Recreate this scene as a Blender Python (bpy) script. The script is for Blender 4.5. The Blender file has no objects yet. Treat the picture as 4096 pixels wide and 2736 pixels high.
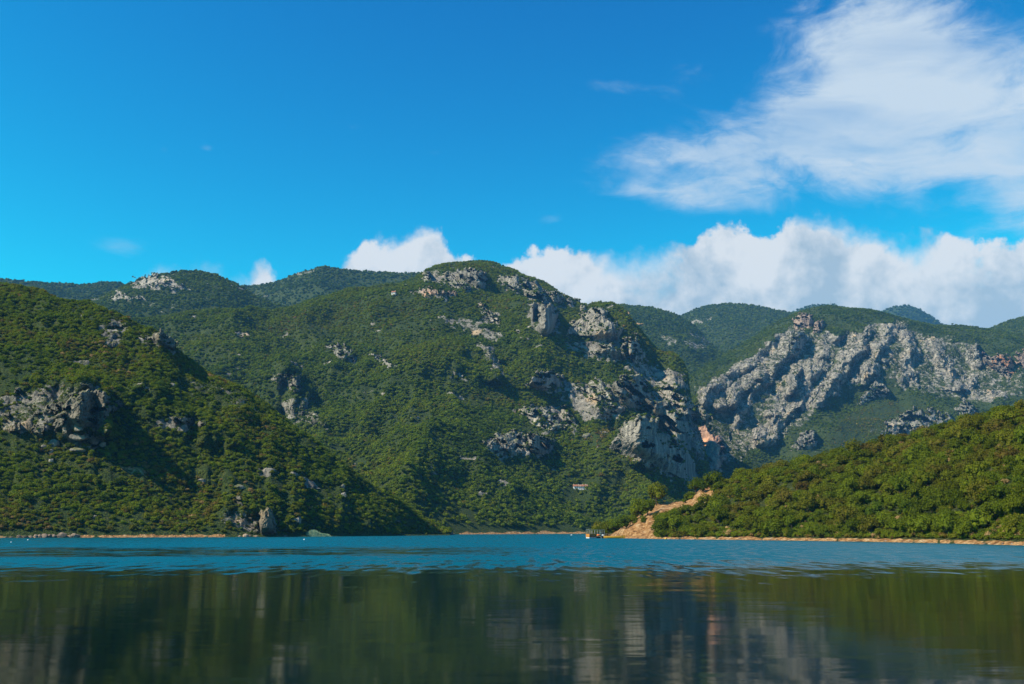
import bpy, math, random
import numpy as np
from mathutils import Vector

# ------------------------------------------------------------------ camera, sky, sun, exposure
FPX, CX, CY, HOR = 4020.0, 2048.0, 1368.0, 2120.0
CAMH = 2.5
TH = math.atan((HOR - CY) / FPX)
CT, ST = math.cos(TH), math.sin(TH)
scene = bpy.context.scene
cam_d = bpy.data.cameras.new("camera")
cam_d.sensor_width = 36.0
cam_d.lens = FPX / 4096.0 * 36.0
cam_d.clip_start = 0.1
cam_d.clip_end = 40000.0
cam = bpy.data.objects.new("camera", cam_d)
cam.location = (0, 0, CAMH)
cam.rotation_euler = (math.pi / 2 + TH, 0, 0)
scene.collection.objects.link(cam)
scene.camera = cam
scene.view_settings.view_transform = 'Standard'
scene.view_settings.look = 'None'
scene.view_settings.exposure = 0.80
scene.view_settings.gamma = 1.0
scene.cycles.max_bounces = 6
scene.cycles.diffuse_bounces = 2
scene.cycles.glossy_bounces = 3
scene.cycles.transmission_bounces = 2
scene.cycles.volume_bounces = 0
scene.cycles.transparent_max_bounces = 4
scene.cycles.caustics_reflective = False
scene.cycles.caustics_refractive = False

SUN_EL = math.radians(44.0)
SUN_AZ = math.radians(-110.0)            # measured from the view direction (+y) towards +x
SUNV = Vector((math.sin(SUN_AZ) * math.cos(SUN_EL), math.cos(SUN_AZ) * math.cos(SUN_EL), math.sin(SUN_EL)))
sun_d = bpy.data.lights.new("sun", 'SUN')
sun_d.energy = 5.0
sun_d.angle = math.radians(0.53)
sun_d.color = (1.0, 0.90, 0.70)
sun = bpy.data.objects.new("sun", sun_d)
sun.rotation_euler = SUNV.to_track_quat('Z', 'Y').to_euler()
sun.location = (0, 0, 900)
scene.collection.objects.link(sun)


def ray(px, py):
    u = (px - CX) / FPX
    v = (CY - py) / FPX
    return np.array([u, CT - v * ST, ST + v * CT])


def azel(px, py):
    d = ray(px, py)
    return math.atan2(d[0], d[1]), math.atan2(d[2], math.hypot(d[0], d[1]))


class NT:
    """small helper to wire shader nodes"""
    def __init__(self, tree):
        self.t = tree

    def n(self, typ, **kw):
        nd = self.t.nodes.new(typ)
        for k, v in kw.items():
            setattr(nd, k, v)
        return nd

    def put(self, sock, v):
        if hasattr(v, 'is_linked') or hasattr(v, 'links'):
            self.t.links.new(v, sock)
        else:
            sock.default_value = v

    def m(self, op, a, b=None, c=None, clamp=False):
        nd = self.n('ShaderNodeMath', operation=op, use_clamp=clamp)
        self.put(nd.inputs[0], a)
        if b is not None:
            self.put(nd.inputs[1], b)
        if c is not None:
            self.put(nd.inputs[2], c)
        return nd.outputs[0]

    def vm(self, op, a, b=None, scale=None):
        nd = self.n('ShaderNodeVectorMath', operation=op)
        self.put(nd.inputs[0], a)
        if b is not None:
            self.put(nd.inputs[1], b)
        if scale is not None:
            self.put(nd.inputs['Scale'], scale)
        return nd.outputs[0]

    def ss(self, x, a, b, lo=0.0, hi=1.0):
        nd = self.n('ShaderNodeMapRange', interpolation_type='SMOOTHSTEP')
        self.put(nd.inputs[0], x)
        self.put(nd.inputs[1], a)
        self.put(nd.inputs[2], b)
        self.put(nd.inputs[3], lo)
        self.put(nd.inputs[4], hi)
        return nd.outputs[0]

    def mix(self, f, a, b, blend='MIX'):
        nd = self.n('ShaderNodeMix', data_type='RGBA', blend_type=blend)
        self.put(nd.inputs[0], f)
        self.put(nd.inputs[6], a)
        self.put(nd.inputs[7], b)
        return nd.outputs[2]

    def noise(self, vec, scale, detail=4.0, rough=0.5, dist=0.0, out=0):
        nd = self.n('ShaderNodeTexNoise')
        if vec is not None:
            self.put(nd.inputs['Vector'], vec)
        self.put(nd.inputs['Scale'], scale)
        nd.inputs['Detail'].default_value = detail
        nd.inputs['Roughness'].default_value = rough
        nd.inputs['Distortion'].default_value = dist
        return nd.outputs[out]

    def comb(self, x, y, z):
        nd = self.n('ShaderNodeCombineXYZ')
        for i, v in enumerate((x, y, z)):
            self.put(nd.inputs[i], v)
        return nd.outputs[0]

    def ramp(self, f, stops, interp='LINEAR'):
        nd = self.n('ShaderNodeValToRGB')
        cr = nd.color_ramp
        cr.interpolation = interp
        while len(cr.elements) < len(stops):
            cr.elements.new(0.5)
        for e, (p, c) in zip(cr.elements, stops):
            e.position = p
            e.color = (*c, 1.0)
        self.put(nd.inputs[0], f)
        return nd.outputs[0]


def build_world():
    w = bpy.data.worlds.new("World")
    scene.world = w
    w.use_nodes = True
    w.cycles.sampling_method = 'NONE'
    t = w.node_tree
    t.nodes.clear()
    g = NT(t)
    out = g.n('ShaderNodeOutputWorld')
    bg = g.n('ShaderNodeBackground')
    bg.inputs['Strength'].default_value = 0.074
    t.links.new(bg.outputs[0], out.inputs[0])
    sky = g.n('ShaderNodeTexSky', sky_type='NISHITA')
    sky.sun_disc = False
    sky.sun_elevation = SUN_EL
    sky.sun_rotation = SUN_AZ
    sky.altitude = 200
    sky.air_density = 1.0
    sky.dust_density = 0.3
    sky.ozone_density = 3.0
    hs = g.n('ShaderNodeHueSaturation')
    hs.inputs['Hue'].default_value = 0.495
    hs.inputs['Saturation'].default_value = 1.12
    hs.inputs['Value'].default_value = 1.0
    gain = g.mix(1.0, sky.outputs[0], (0.22, 1.12, 1.42, 1), 'MULTIPLY')
    t.links.new(gain, hs.inputs['Color'])
    sc_ = g.n('ShaderNodeSeparateColor')
    t.links.new(hs.outputs[0], sc_.inputs[0])
    cc_ = g.n('ShaderNodeCombineColor')
    for k, (ref, val, pw, mx) in enumerate(((0.60, 2.5, 4.6, 3.2), (3.67, 5.2, 2.0, 6.8), (7.43, 7.6, 1.2, 8.8))):
        v = g.m('MULTIPLY', g.m('POWER', g.m('DIVIDE', sc_.outputs[k], ref), pw), val)
        t.links.new(g.m('MINIMUM', v, mx), cc_.inputs[k])
    skyc = cc_.outputs[0]
    tc = g.n('ShaderNodeTexCoord')
    d = tc.outputs['Generated']
    sp = g.n('ShaderNodeSeparateXYZ')
    t.links.new(d, sp.inputs[0])
    az = g.m('ARCTAN2', sp.outputs[0], sp.outputs[1])
    el = g.m('ARCSINE', sp.outputs[2])
    # ---- low cumulus bank: tops follow a curve over the azimuth, edges billow
    tops = [(-600, 1500), (300, 1330), (560, 1110), (620, 1068), (720, 1044), (850, 1044), (935, 1105), (985, 1100),
            (1045, 1000), (1065, 1015), (1120, 1120), (1250, 1140), (1335, 1050), (1400, 990), (1480, 955), (1560, 945), (1640, 910),
            (1740, 905), (1800, 955), (1870, 985), (1930, 1035), (1985, 1055), (2060, 1030), (2200, 1000),
            (2300, 990), (2420, 968), (2520, 1000), (2640, 985), (2780, 945), (2805, 905), (2860, 885),
            (2970, 885), (3060, 915), (3120, 893), (3200, 842), (3290, 835), (3400, 868), (3500, 898),
            (3590, 950), (3650, 938), (3710, 885), (3780, 905), (3860, 955), (3960, 970), (4060, 945),
            (4300, 940), (4700, 980)]
    fc = g.n('ShaderNodeFloatCurve')
    A0, A1, E0, E1 = -0.70, 0.70, 0.0, 0.45
    cv = fc.mapping.curves[0]
    pts = []
    for px, py in tops:
        a, e = azel(px, py)
        pts.append(((a - A0) / (A1 - A0), max(0.0, (e - E0) / (E1 - E0))))
    while len(cv.points) < len(pts):
        cv.points.new(0.5, 0.5)
    for p, (x, y) in zip(cv.points, pts):
        p.location = (x, y)
        p.handle_type = 'AUTO_CLAMPED'
    fc.mapping.update()
    an = g.m('DIVIDE', g.m('SUBTRACT', az, A0), A1 - A0, clamp=True)
    t.links.new(an, fc.inputs['Value'])
    top = g.m('MULTIPLY', fc.outputs[0], E1)
    n1 = g.noise(d, 20.0, 8.0, 0.58, 0.15)
    n1b = g.noise(d, 60.0, 5.0, 0.6)
    nn = g.m('ADD', g.m('MULTIPLY', g.m('SUBTRACT', n1, 0.5), 0.060), g.m('MULTIPLY', g.m('SUBTRACT', n1b, 0.5), 0.026))
    depth = g.m('ADD', g.m('SUBTRACT', top, el), nn)
    soft = g.noise(d, 6.0, 2.0)
    cum = g.ss(depth, 0.0, g.ss(soft, 0.42, 0.62, 0.009, 0.050))
    # ---- thin high cloud, a set of soft veils broken up by stretched noise
    dw = g.vm('MULTIPLY', d, (1.0, 1.0, 2.4))
    w1 = g.noise(dw, 3.0, 3.0, 0.5, 0.0, out=1)
    dwarp = g.vm('ADD', dw, g.vm('SCALE', g.vm('SUBTRACT', w1, (0.5, 0.5, 0.5)), scale=0.22))
    n2 = g.noise(dwarp, 7.0, 8.0, 0.60, 0.35)
    n3 = g.noise(dwarp, 24.0, 7.0, 0.66, 0.5)
    blobs = [(3520, 330, 300, 300, 1.15, 0), (3480, 90, 270, 160, 0.75, 0), (3900, 190, 400, 240, 0.80, 0),
             (3120, 560, 520, 120, 0.95, 0.10), (2680, 590, 260, 60, 0.62, 0.05), (3380, 500, 380, 150, 0.55, 0),
             (3990, 600, 330, 130, 0.80, 0), (3330, 725, 640, 60, 0.58, 0), (2800, 280, 190, 70, 0.55, 0.1),
             (2700, 785, 330, 42, 0.55, -0.18), (4090, 800, 95, 95, 0.85, 0), (3760, 400, 460, 170, 0.45, 0),
             (3600, 585, 240, 60, -0.55, 0.0), (4060, 70, 120, 70, -0.55, 0), (3920, 740, 170, 40, -0.35, 0),
             (2215, 872, 60, 26, 0.55, 0), (2450, 345, 130, 26, 0.34, 0), (660, 605, 34, 20, 0.36, 0), (825, 590, 30, 16, 0.36, 0),
             (480, 990, 70, 32, 0.40, 0), (1420, 505, 60, 16, 0.34, 0), (1740, 610, 44, 12, 0.34, 0.0),
             (5000, 500, 900, 320, 0.8, 0), (6000, 300, 900, 350, 0.6, 0)]
    acc = None
    for (px, py, rx, ry, wt, rot) in blobs:
        a, e = azel(px, py)
        da = g.m('SUBTRACT', az, a)
        de = g.m('SUBTRACT', el, e)
        if rot:
            c, s = math.cos(rot), math.sin(rot)
            da2 = g.m('ADD', g.m('MULTIPLY', da, c), g.m('MULTIPLY', de, s))
            de = g.m('SUBTRACT', g.m('MULTIPLY', de, c), g.m('MULTIPLY', da, s))
            da = da2
        da = g.m('MULTIPLY', da, FPX / rx)
        de = g.m('MULTIPLY', de, FPX / ry)
        r2 = g.m('ADD', g.m('MULTIPLY', da, da), g.m('MULTIPLY', de, de))
        ga = g.m('MULTIPLY', g.m('EXPONENT', g.m('MULTIPLY', r2, -0.8)), wt * 0.9)
        acc = ga if acc is None else g.m('ADD', acc, ga)
    hi_f = g.m('ADD', acc, g.m('MULTIPLY', g.m('ADD', 0.32, g.m('MULTIPLY', g.m('MAXIMUM', g.m('MINIMUM', acc, 1.0), 0.0), 0.68)), g.m('ADD', g.m('MULTIPLY', g.m('SUBTRACT', n2, 0.5), 3.2), g.m('MULTIPLY', g.m('SUBTRACT', n3, 0.5), 1.5))))
    stk = g.noise(g.vm('MULTIPLY', dwarp, (0.8, 1.0, 1.5)), 6.0, 6.0, 0.58, 0.5)
    hi = g.m('MINIMUM', g.m('MULTIPLY', g.ss(hi_f, 0.24, 1.7), g.m('ADD', 0.0, g.m('MULTIPLY', stk, 1.6))), 0.94)
    # colours, the cumulus' sunlit and shaded sides painted in (x0.1 background strength)
    n4 = g.noise(d, 14.0, 5.0, 0.55)
    n5 = g.noise(d, 7.0, 3.0, 0.5)
    n1o = g.noise(g.vm('ADD', d, (-0.010, 0.0, 0.010)), 20.0, 8.0, 0.58, 0.15)
    sun_shade = g.m('MULTIPLY', g.m('SUBTRACT', n1o, n1), 3.0)
    shade = g.m('ADD', g.m('ADD', sun_shade, g.m('MULTIPLY', g.ss(depth, 0.0, 0.10), 0.8)), g.m('ADD', g.m('MULTIPLY', g.m('SUBTRACT', n4, 0.5), 2.6), g.m('MULTIPLY', g.m('SUBTRACT', n5, 0.5), 2.0)), clamp=True)
    cumc = g.mix(shade, (6.6, 6.7, 6.6, 1), (3.4, 4.25, 4.9, 1))
    hic = g.mix(g.ss(hi_f, 0.5, 1.3), (4.8, 6.0, 7.0, 1), (5.2, 6.0, 6.6, 1))
    c1 = g.mix(hi, skyc, hic)
    c2 = g.mix(g.m('MULTIPLY', cum, 0.96), c1, cumc)
    t.links.new(c2, bg.inputs['Color'])


build_world()

# ------------------------------------------------------------------ numeric helpers
rng = np.random.default_rng(7)
_G = np.random.default_rng(3).normal(size=(1024, 3))
_G /= np.linalg.norm(_G, axis=1)[:, None]


def pnoise(p, seed=0):
    p = np.asarray(p, dtype=np.float64)
    i = np.floor(p).astype(np.int64)
    f = p - i
    u = f * f * f * (f * (f * 6 - 15) + 10)
    res = np.zeros(len(p))
    for dx in (0, 1):
        wx = u[:, 0] if dx else 1 - u[:, 0]
        for dy in (0, 1):
            wy = u[:, 1] if dy else 1 - u[:, 1]
            for dz in (0, 1):
                wz = u[:, 2] if dz else 1 - u[:, 2]
                h = (i[:, 0] + dx) * 73856093 ^ (i[:, 1] + dy) * 19349663 ^ (i[:, 2] + dz) * 83492791 ^ (seed * 2654435761)
                h = (h ^ (h >> 13)) * 1274126177
                gr = _G[(h ^ (h >> 16)) & 1023]
                dot = gr[:, 0] * (f[:, 0] - dx) + gr[:, 1] * (f[:, 1] - dy) + gr[:, 2] * (f[:, 2] - dz)
                res += wx * wy * wz * dot
    return res * 1.5


def fbm(p, octv=4, seed=0, gain=0.5):
    a, s, r = 1.0, 1.0, 0.0
    for o in range(octv):
        r = r + a * pnoise(p * s, seed + o)
        a *= gain
        s *= 2.03
    return r


def ridged(p, octv=4, seed=0, gain=0.5):
    a, s, r, n = 1.0, 1.0, 0.0, 0.0
    for o in range(octv):
        r = r + a * (1 - np.abs(pnoise(p * s, seed + o)) * 1.6)
        n += a
        a *= gain
        s *= 2.07
    return r / n


def cells(x, y, seed=0, tilt=1.0):
    """fractured blocks: every Voronoi cell gets its own height and its own tilt"""
    i, j = np.floor(x).astype(np.int64), np.floor(y).astype(np.int64)
    best = np.full(len(x), 1e9)
    val = np.zeros(len(x))
    for a in (-1, 0, 1):
        for b in (-1, 0, 1):
            h = (i + a) * 73856093 ^ (j + b) * 19349663 ^ (seed * 83492791)
            h = (h ^ (h >> 13)) * 1274126177
            g = _G[(h ^ (h >> 16)) & 1023]
            dx = x - (i + a + 0.5 + 0.45 * np.tanh(g[:, 0] * 2))
            dy = y - (j + b + 0.5 + 0.45 * np.tanh(g[:, 1] * 2))
            d = dx * dx + dy * dy
            g2 = _G[(h ^ (h >> 9)) & 1023]
            v = g2[:, 2] * 0.5 + tilt * (g2[:, 0] * dx + g2[:, 1] * dy)
            m = d < best
            best = np.where(m, d, best)
            val = np.where(m, v, val)
    return val


def sstep(x, a, b):
    t = np.clip((x - a) / (b - a), 0, 1)
    return t * t * (3 - 2 * t)


def proj(P):
    rel = P - np.array([0, 0, CAMH])
    cx = rel[:, 0]
    cz = rel[:, 1] * CT + rel[:, 2] * ST
    cy = -rel[:, 1] * ST + rel[:, 2] * CT
    return CX + FPX * cx / cz, CY - FPX * cy / cz


def z_of(px, py, D):
    v = (CY - py) / FPX
    return CAMH + D * (ST + v * CT) / (CT - v * ST)


def x_of(px, z, D):
    e = (z - CAMH) / D
    v = (e * CT - ST) / (CT + e * ST)
    return D * ((px - CX) / FPX) / (CT - v * ST)


def at(px, py, D):
    d = ray(px, py)
    return np.array([0, 0, CAMH]) + d * (D / d[1])


def poly_sd(px, py, poly):
    """signed distance to a polygon (positive inside)"""
    poly = np.asarray(poly, float)
    d2 = np.full(len(px), 1e18)
    ins = np.zeros(len(px), bool)
    n = len(poly)
    for k in range(n):
        a, b = poly[k], poly[(k + 1) % n]
        ab = b - a
        L = max(ab @ ab, 1e-9)
        t = np.clip(((px - a[0]) * ab[0] + (py - a[1]) * ab[1]) / L, 0, 1)
        dx, dy = px - (a[0] + t * ab[0]), py - (a[1] + t * ab[1])
        d2 = np.minimum(d2, dx * dx + dy * dy)
        c = ((a[1] > py) != (b[1] > py))
        with np.errstate(divide='ignore', invalid='ignore'):
            xi = (b[0] - a[0]) * (py - a[1]) / (b[1] - a[1]) + a[0]
        ins ^= c & (px < xi)
    d = np.sqrt(d2)
    return np.where(ins, d, -d)


def new_mesh(name, V, F, smooth=True, attrs=None, uv=None):
    """V (n,3), F (m,3|4) -> mesh datablock"""
    V = np.ascontiguousarray(V, np.float32)
    F = np.ascontiguousarray(F, np.int32)
    me = bpy.data.meshes.new(name)
    me.vertices.add(len(V))
    me.vertices.foreach_set("co", V.ravel())
    k = F.shape[1]
    me.loops.add(F.size)
    me.loops.foreach_set("vertex_index", F.ravel())
    me.polygons.add(len(F))
    me.polygons.foreach_set("loop_start", np.arange(0, F.size, k, dtype=np.int32))
    me.polygons.foreach_set("use_smooth", np.full(len(F), smooth, bool))
    me.update(calc_edges=True)
    me.validate()
    for an, av in (attrs or {}).items():
        a = me.attributes.new(an, 'FLOAT', 'POINT')
        a.data.foreach_set("value", np.ascontiguousarray(av, np.float32))
    return me


def link(name, data, mat=None, parent=None, loc=None):
    o = bpy.data.objects.new(name, data)
    scene.collection.objects.link(o)
    if mat is not None and data is not None and not data.materials:
        data.materials.append(mat)
    if parent is not None:
        o.parent = parent
    if loc is not None:
        o.location = loc
    return o


def tag(o, label=None, cat=None, group=None, kind=None):
    if label:
        o["label"] = label
    if cat:
        o["category"] = cat
    if group:
        o["group"] = group
    if kind:
        o["kind"] = kind
    return o


# ------------------------------------------------------------------ materials
def material(name):
    m = bpy.data.materials.new(name)
    m.use_nodes = True
    t = m.node_tree
    t.nodes.clear()
    return m, t, NT(t)


def principled(g, t, col, rough=0.9, spec=0.2, normal=None):
    b = g.n('ShaderNodeBsdfPrincipled')
    g.put(b.inputs['Base Color'], col)
    g.put(b.inputs['Roughness'], rough)
    b.inputs['Specular IOR Level'].default_value = spec
    if normal is not None:
        t.links.new(normal, b.inputs['Normal'])
    o = g.n('ShaderNodeOutputMaterial')
    t.links.new(b.outputs[0], o.inputs[0])
    return b


def bump(g, h, strength=0.5, dist=0.3):
    b = g.n('ShaderNodeBump')
    b.inputs['Strength'].default_value = strength
    b.inputs['Distance'].default_value = dist
    g.put(b.inputs['Height'], h)
    return b.outputs[0]


def rock_color(g, pos, tone=(1, 1, 1), rust=0.0):
    """limestone: pale grey, darker vertical water streaks, a few warm stains"""
    st = g.vm('MULTIPLY', pos, (1.0, 1.0, 0.16))
    n1 = g.noise(st, 0.16, 6.0, 0.62)
    n2 = g.noise(pos, 0.035, 4.0, 0.55)
    n3 = g.noise(pos, 0.9, 4.0, 0.6)
    v = g.m('ADD', g.m('MULTIPLY', n1, 0.65), g.m('MULTIPLY', n3, 0.35))
    c = g.ramp(v, [(0.37, (0.040, 0.044, 0.048)), (0.46, (0.12, 0.12, 0.12)), (0.55, (0.225, 0.22, 0.21)), (0.67, (0.36, 0.35, 0.33))])
    warm = g.ss(n2, 0.60 - rust, 0.72 - rust)
    wc = (0.40, 0.20, 0.10, 1) if rust else (0.40, 0.31, 0.22, 1)
    c = g.mix(g.m('MULTIPLY', warm, 0.75), c, wc)
    return g.mix(1.0, c, (tone[0] * 1.08, tone[1] * 1.0, tone[2] * 0.88, 1), 'MULTIPLY'), v


def mat_rock(name, tone=(1, 1, 1), rust=0.0, moss=0.5):
    m, t, g = material(name)
    geo = g.n('ShaderNodeNewGeometry')
    pos = geo.outputs['Position']
    c, v = rock_color(g, pos, tone, rust)
    sp = g.n('ShaderNodeSeparateXYZ')
    t.links.new(geo.outputs['Normal'], sp.inputs[0])
    nz = sp.outputs[2]
    nm = g.noise(pos, 0.22, 5.0, 0.6)
    ms = g.ss(g.m('ADD', g.m('MULTIPLY', nz, 0.55), g.m('MULTIPLY', nm, 0.9)), 0.86 + (0.5 - moss) * 0.4, 1.0 + (0.5 - moss) * 0.4)
    gc = g.mix(g.noise(pos, 0.5, 3.0), (0.045, 0.07, 0.02, 1), (0.13, 0.125, 0.045, 1))
    c = g.mix(g.m('MULTIPLY', ms, 0.85), c, gc)
    principled(g, t, c, 0.9, 0.15, bump(g, v, 0.9, 0.9))
    return m


def mat_ground(name, green1, green2, earth):
    """scrub-covered slope; the mesh attribute 'rock' turns it to limestone, 'bare' to earth"""
    m, t, g = material(name)
    geo = g.n('ShaderNodeNewGeometry')
    pos = geo.outputs['Position']
    rc, v = rock_color(g, pos, (1.22, 1.22, 1.22))
    n1 = g.noise(pos, 0.03, 5.0, 0.6)
    n2 = g.noise(pos, 0.35, 4.0, 0.65)
    n6 = g.noise(pos, 1.3, 3.0, 0.7)
    gcol = g.mix(g.ss(g.m('ADD', g.m('MULTIPLY', n1, 0.5), g.m('MULTIPLY', n2, 0.5)), 0.40, 0.60), (*green1, 1), (*green2, 1))
    gcol = g.mix(g.ss(n6, 0.40, 0.58), (green1[0] * 0.4, green1[1] * 0.45, green1[2] * 0.6, 1), gcol)
    gcol = g.mix(g.m('MULTIPLY', g.ss(n2, 0.58, 0.75), 0.5), gcol, (*earth, 1))
    ra = g.n('ShaderNodeAttribute', attribute_name='rock')
    ba = g.n('ShaderNodeAttribute', attribute_name='bare')
    nb = g.noise(pos, 0.10, 6.0, 0.68)
    rm = g.ss(g.m('ADD', ra.outputs['Fac'], g.m('MULTIPLY', g.m('SUBTRACT', nb, 0.5), 1.1)), 0.42, 0.58)
    c = g.mix(rm, gcol, rc)
    en = g.noise(pos, 0.7, 5.0, 0.65)
    ec = g.ramp(en, [(0.34, (0.15, 0.070, 0.028)), (0.46, (0.32, 0.160, 0.062)), (0.57, (0.47, 0.270, 0.120)), (0.68, (0.58, 0.44, 0.29))])
    bm = g.ss(g.m('ADD', ba.outputs['Fac'], g.m('MULTIPLY', g.m('SUBTRACT', n2, 0.5), 0.5)), 0.4, 0.6)
    c = g.mix(bm, c, ec)
    principled(g, t, c, 0.95, 0.1, bump(g, g.m('ADD', g.m('ADD', v, en), g.m('MULTIPLY', n6, 1.5)), 1.0, 1.0))
    return m


LEAF_STOPS = [(0.0, (0.027, 0.048, 0.010)), (0.22, (0.056, 0.088, 0.010)), (0.45, (0.100, 0.130, 0.010)),
              (0.62, (0.112, 0.136, 0.010)), (0.75, (0.118, 0.118, 0.012)), (0.88, (0.120, 0.078, 0.022)), (1.0, (0.32, 0.21, 0.10))]


def mat_leaf(name, kind, k=1.0):
    m, t, g = material(name)
    a = g.n('ShaderNodeAttribute', attribute_name='tint', attribute_type=kind)
    oi = g.n('ShaderNodeObjectInfo')
    geo = g.n('ShaderNodeNewGeometry')
    f = g.m('ADD', a.outputs['Fac'], g.m('MULTIPLY', g.m('SUBTRACT', g.noise(geo.outputs['Position'], 1.1, 2.0), 0.5), 0.22))
    c = g.ramp(f, LEAF_STOPS)
    br = g.m('ADD', 0.85 * k, g.m('MULTIPLY', oi.outputs['Random'], 0.65 * k))
    hsv = g.n('ShaderNodeHueSaturation')
    t.links.new(c, hsv.inputs['Color'])
    t.links.new(br, hsv.inputs['Value'])
    df = g.n('ShaderNodeBsdfDiffuse')
    t.links.new(hsv.outputs[0], df.inputs['Color'])
    tr = g.n('ShaderNodeBsdfTranslucent')
    c2 = g.mix(1.0, hsv.outputs[0], (1.15, 1.25, 0.45, 1), 'MULTIPLY')
    t.links.new(c2, tr.inputs['Color'])
    mx = g.n('ShaderNodeMixShader')
    mx.inputs[0].default_value = 0.30
    t.links.new(df.outputs[0], mx.inputs[1])
    t.links.new(tr.outputs[0], mx.inputs[2])
    o = g.n('ShaderNodeOutputMaterial')
    t.links.new(mx.outputs[0], o.inputs[0])
    return m


def mat_plain(name, col, rough=0.7, spec=0.3, var=0.25, scale=3.0, metal=0.0):
    m, t, g = material(name)
    tc = g.n('ShaderNodeTexCoord')
    n = g.noise(tc.outputs['Object'], scale, 5.0, 0.6)
    lo = tuple(c * (1 - var) for c in col)
    hi = tuple(min(1, c * (1 + var)) for c in col)
    c = g.ramp(n, [(0.3, lo), (0.7, hi)])
    b = principled(g, t, c, rough, spec, bump(g, n, 0.2, 0.02))
    b.inputs['Metallic'].default_value = metal
    return m


M_ROCK = mat_rock("limestone")
M_ROCKD = mat_rock("dimmed_limestone", (0.66, 0.64, 0.60), 0.0, 0.6)  # darkened copy of the limestone; the left cliffs' dimness is put into its colour
M_ROCKO = mat_rock("orange_scree", (1.5, 1.0, 0.82), 0.0, 0.0)
M_ROCKW = mat_rock("pale_limestone", (1.35, 1.33, 1.28), 0.0, 0.1)
M_ROCKP = mat_rock("pinkish_limestone", (1.18, 0.93, 0.82), 0.0, 0.3)
M_ROCKR = mat_rock("rust_stained_limestone", (1.0, 0.92, 0.88), 0.14, 0.1)
M_GND_N = mat_ground("scrub_ground_near", (0.045, 0.065, 0.016), (0.085, 0.085, 0.025), (0.16, 0.11, 0.06))
M_GND = mat_ground("scrub_ground", (0.042, 0.066, 0.014), (0.075, 0.092, 0.019), (0.13, 0.105, 0.06))
M_LEAF = mat_leaf("foliage", 'INSTANCER')
M_LEAFO = mat_leaf("tree_foliage", 'OBJECT', 0.80)
M_LEAFN = mat_leaf("near_foliage", 'INSTANCER', 0.80)
M_BARK = mat_plain("bark", (0.10, 0.075, 0.055), 0.95, 0.1, 0.4, 6.0)


# ------------------------------------------------------------------ hills
def interp(line, px, k):
    a = np.asarray(line, float)
    return np.interp(px, a[:, 0], a[:, k])


def smooth1(a, w):
    if w < 1:
        return a
    k = np.hanning(2 * w + 3)
    k /= k.sum()
    p = np.pad(a, w + 1, mode='edge')
    return np.convolve(p, k, mode='valid')


LAYERS = {}


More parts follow.
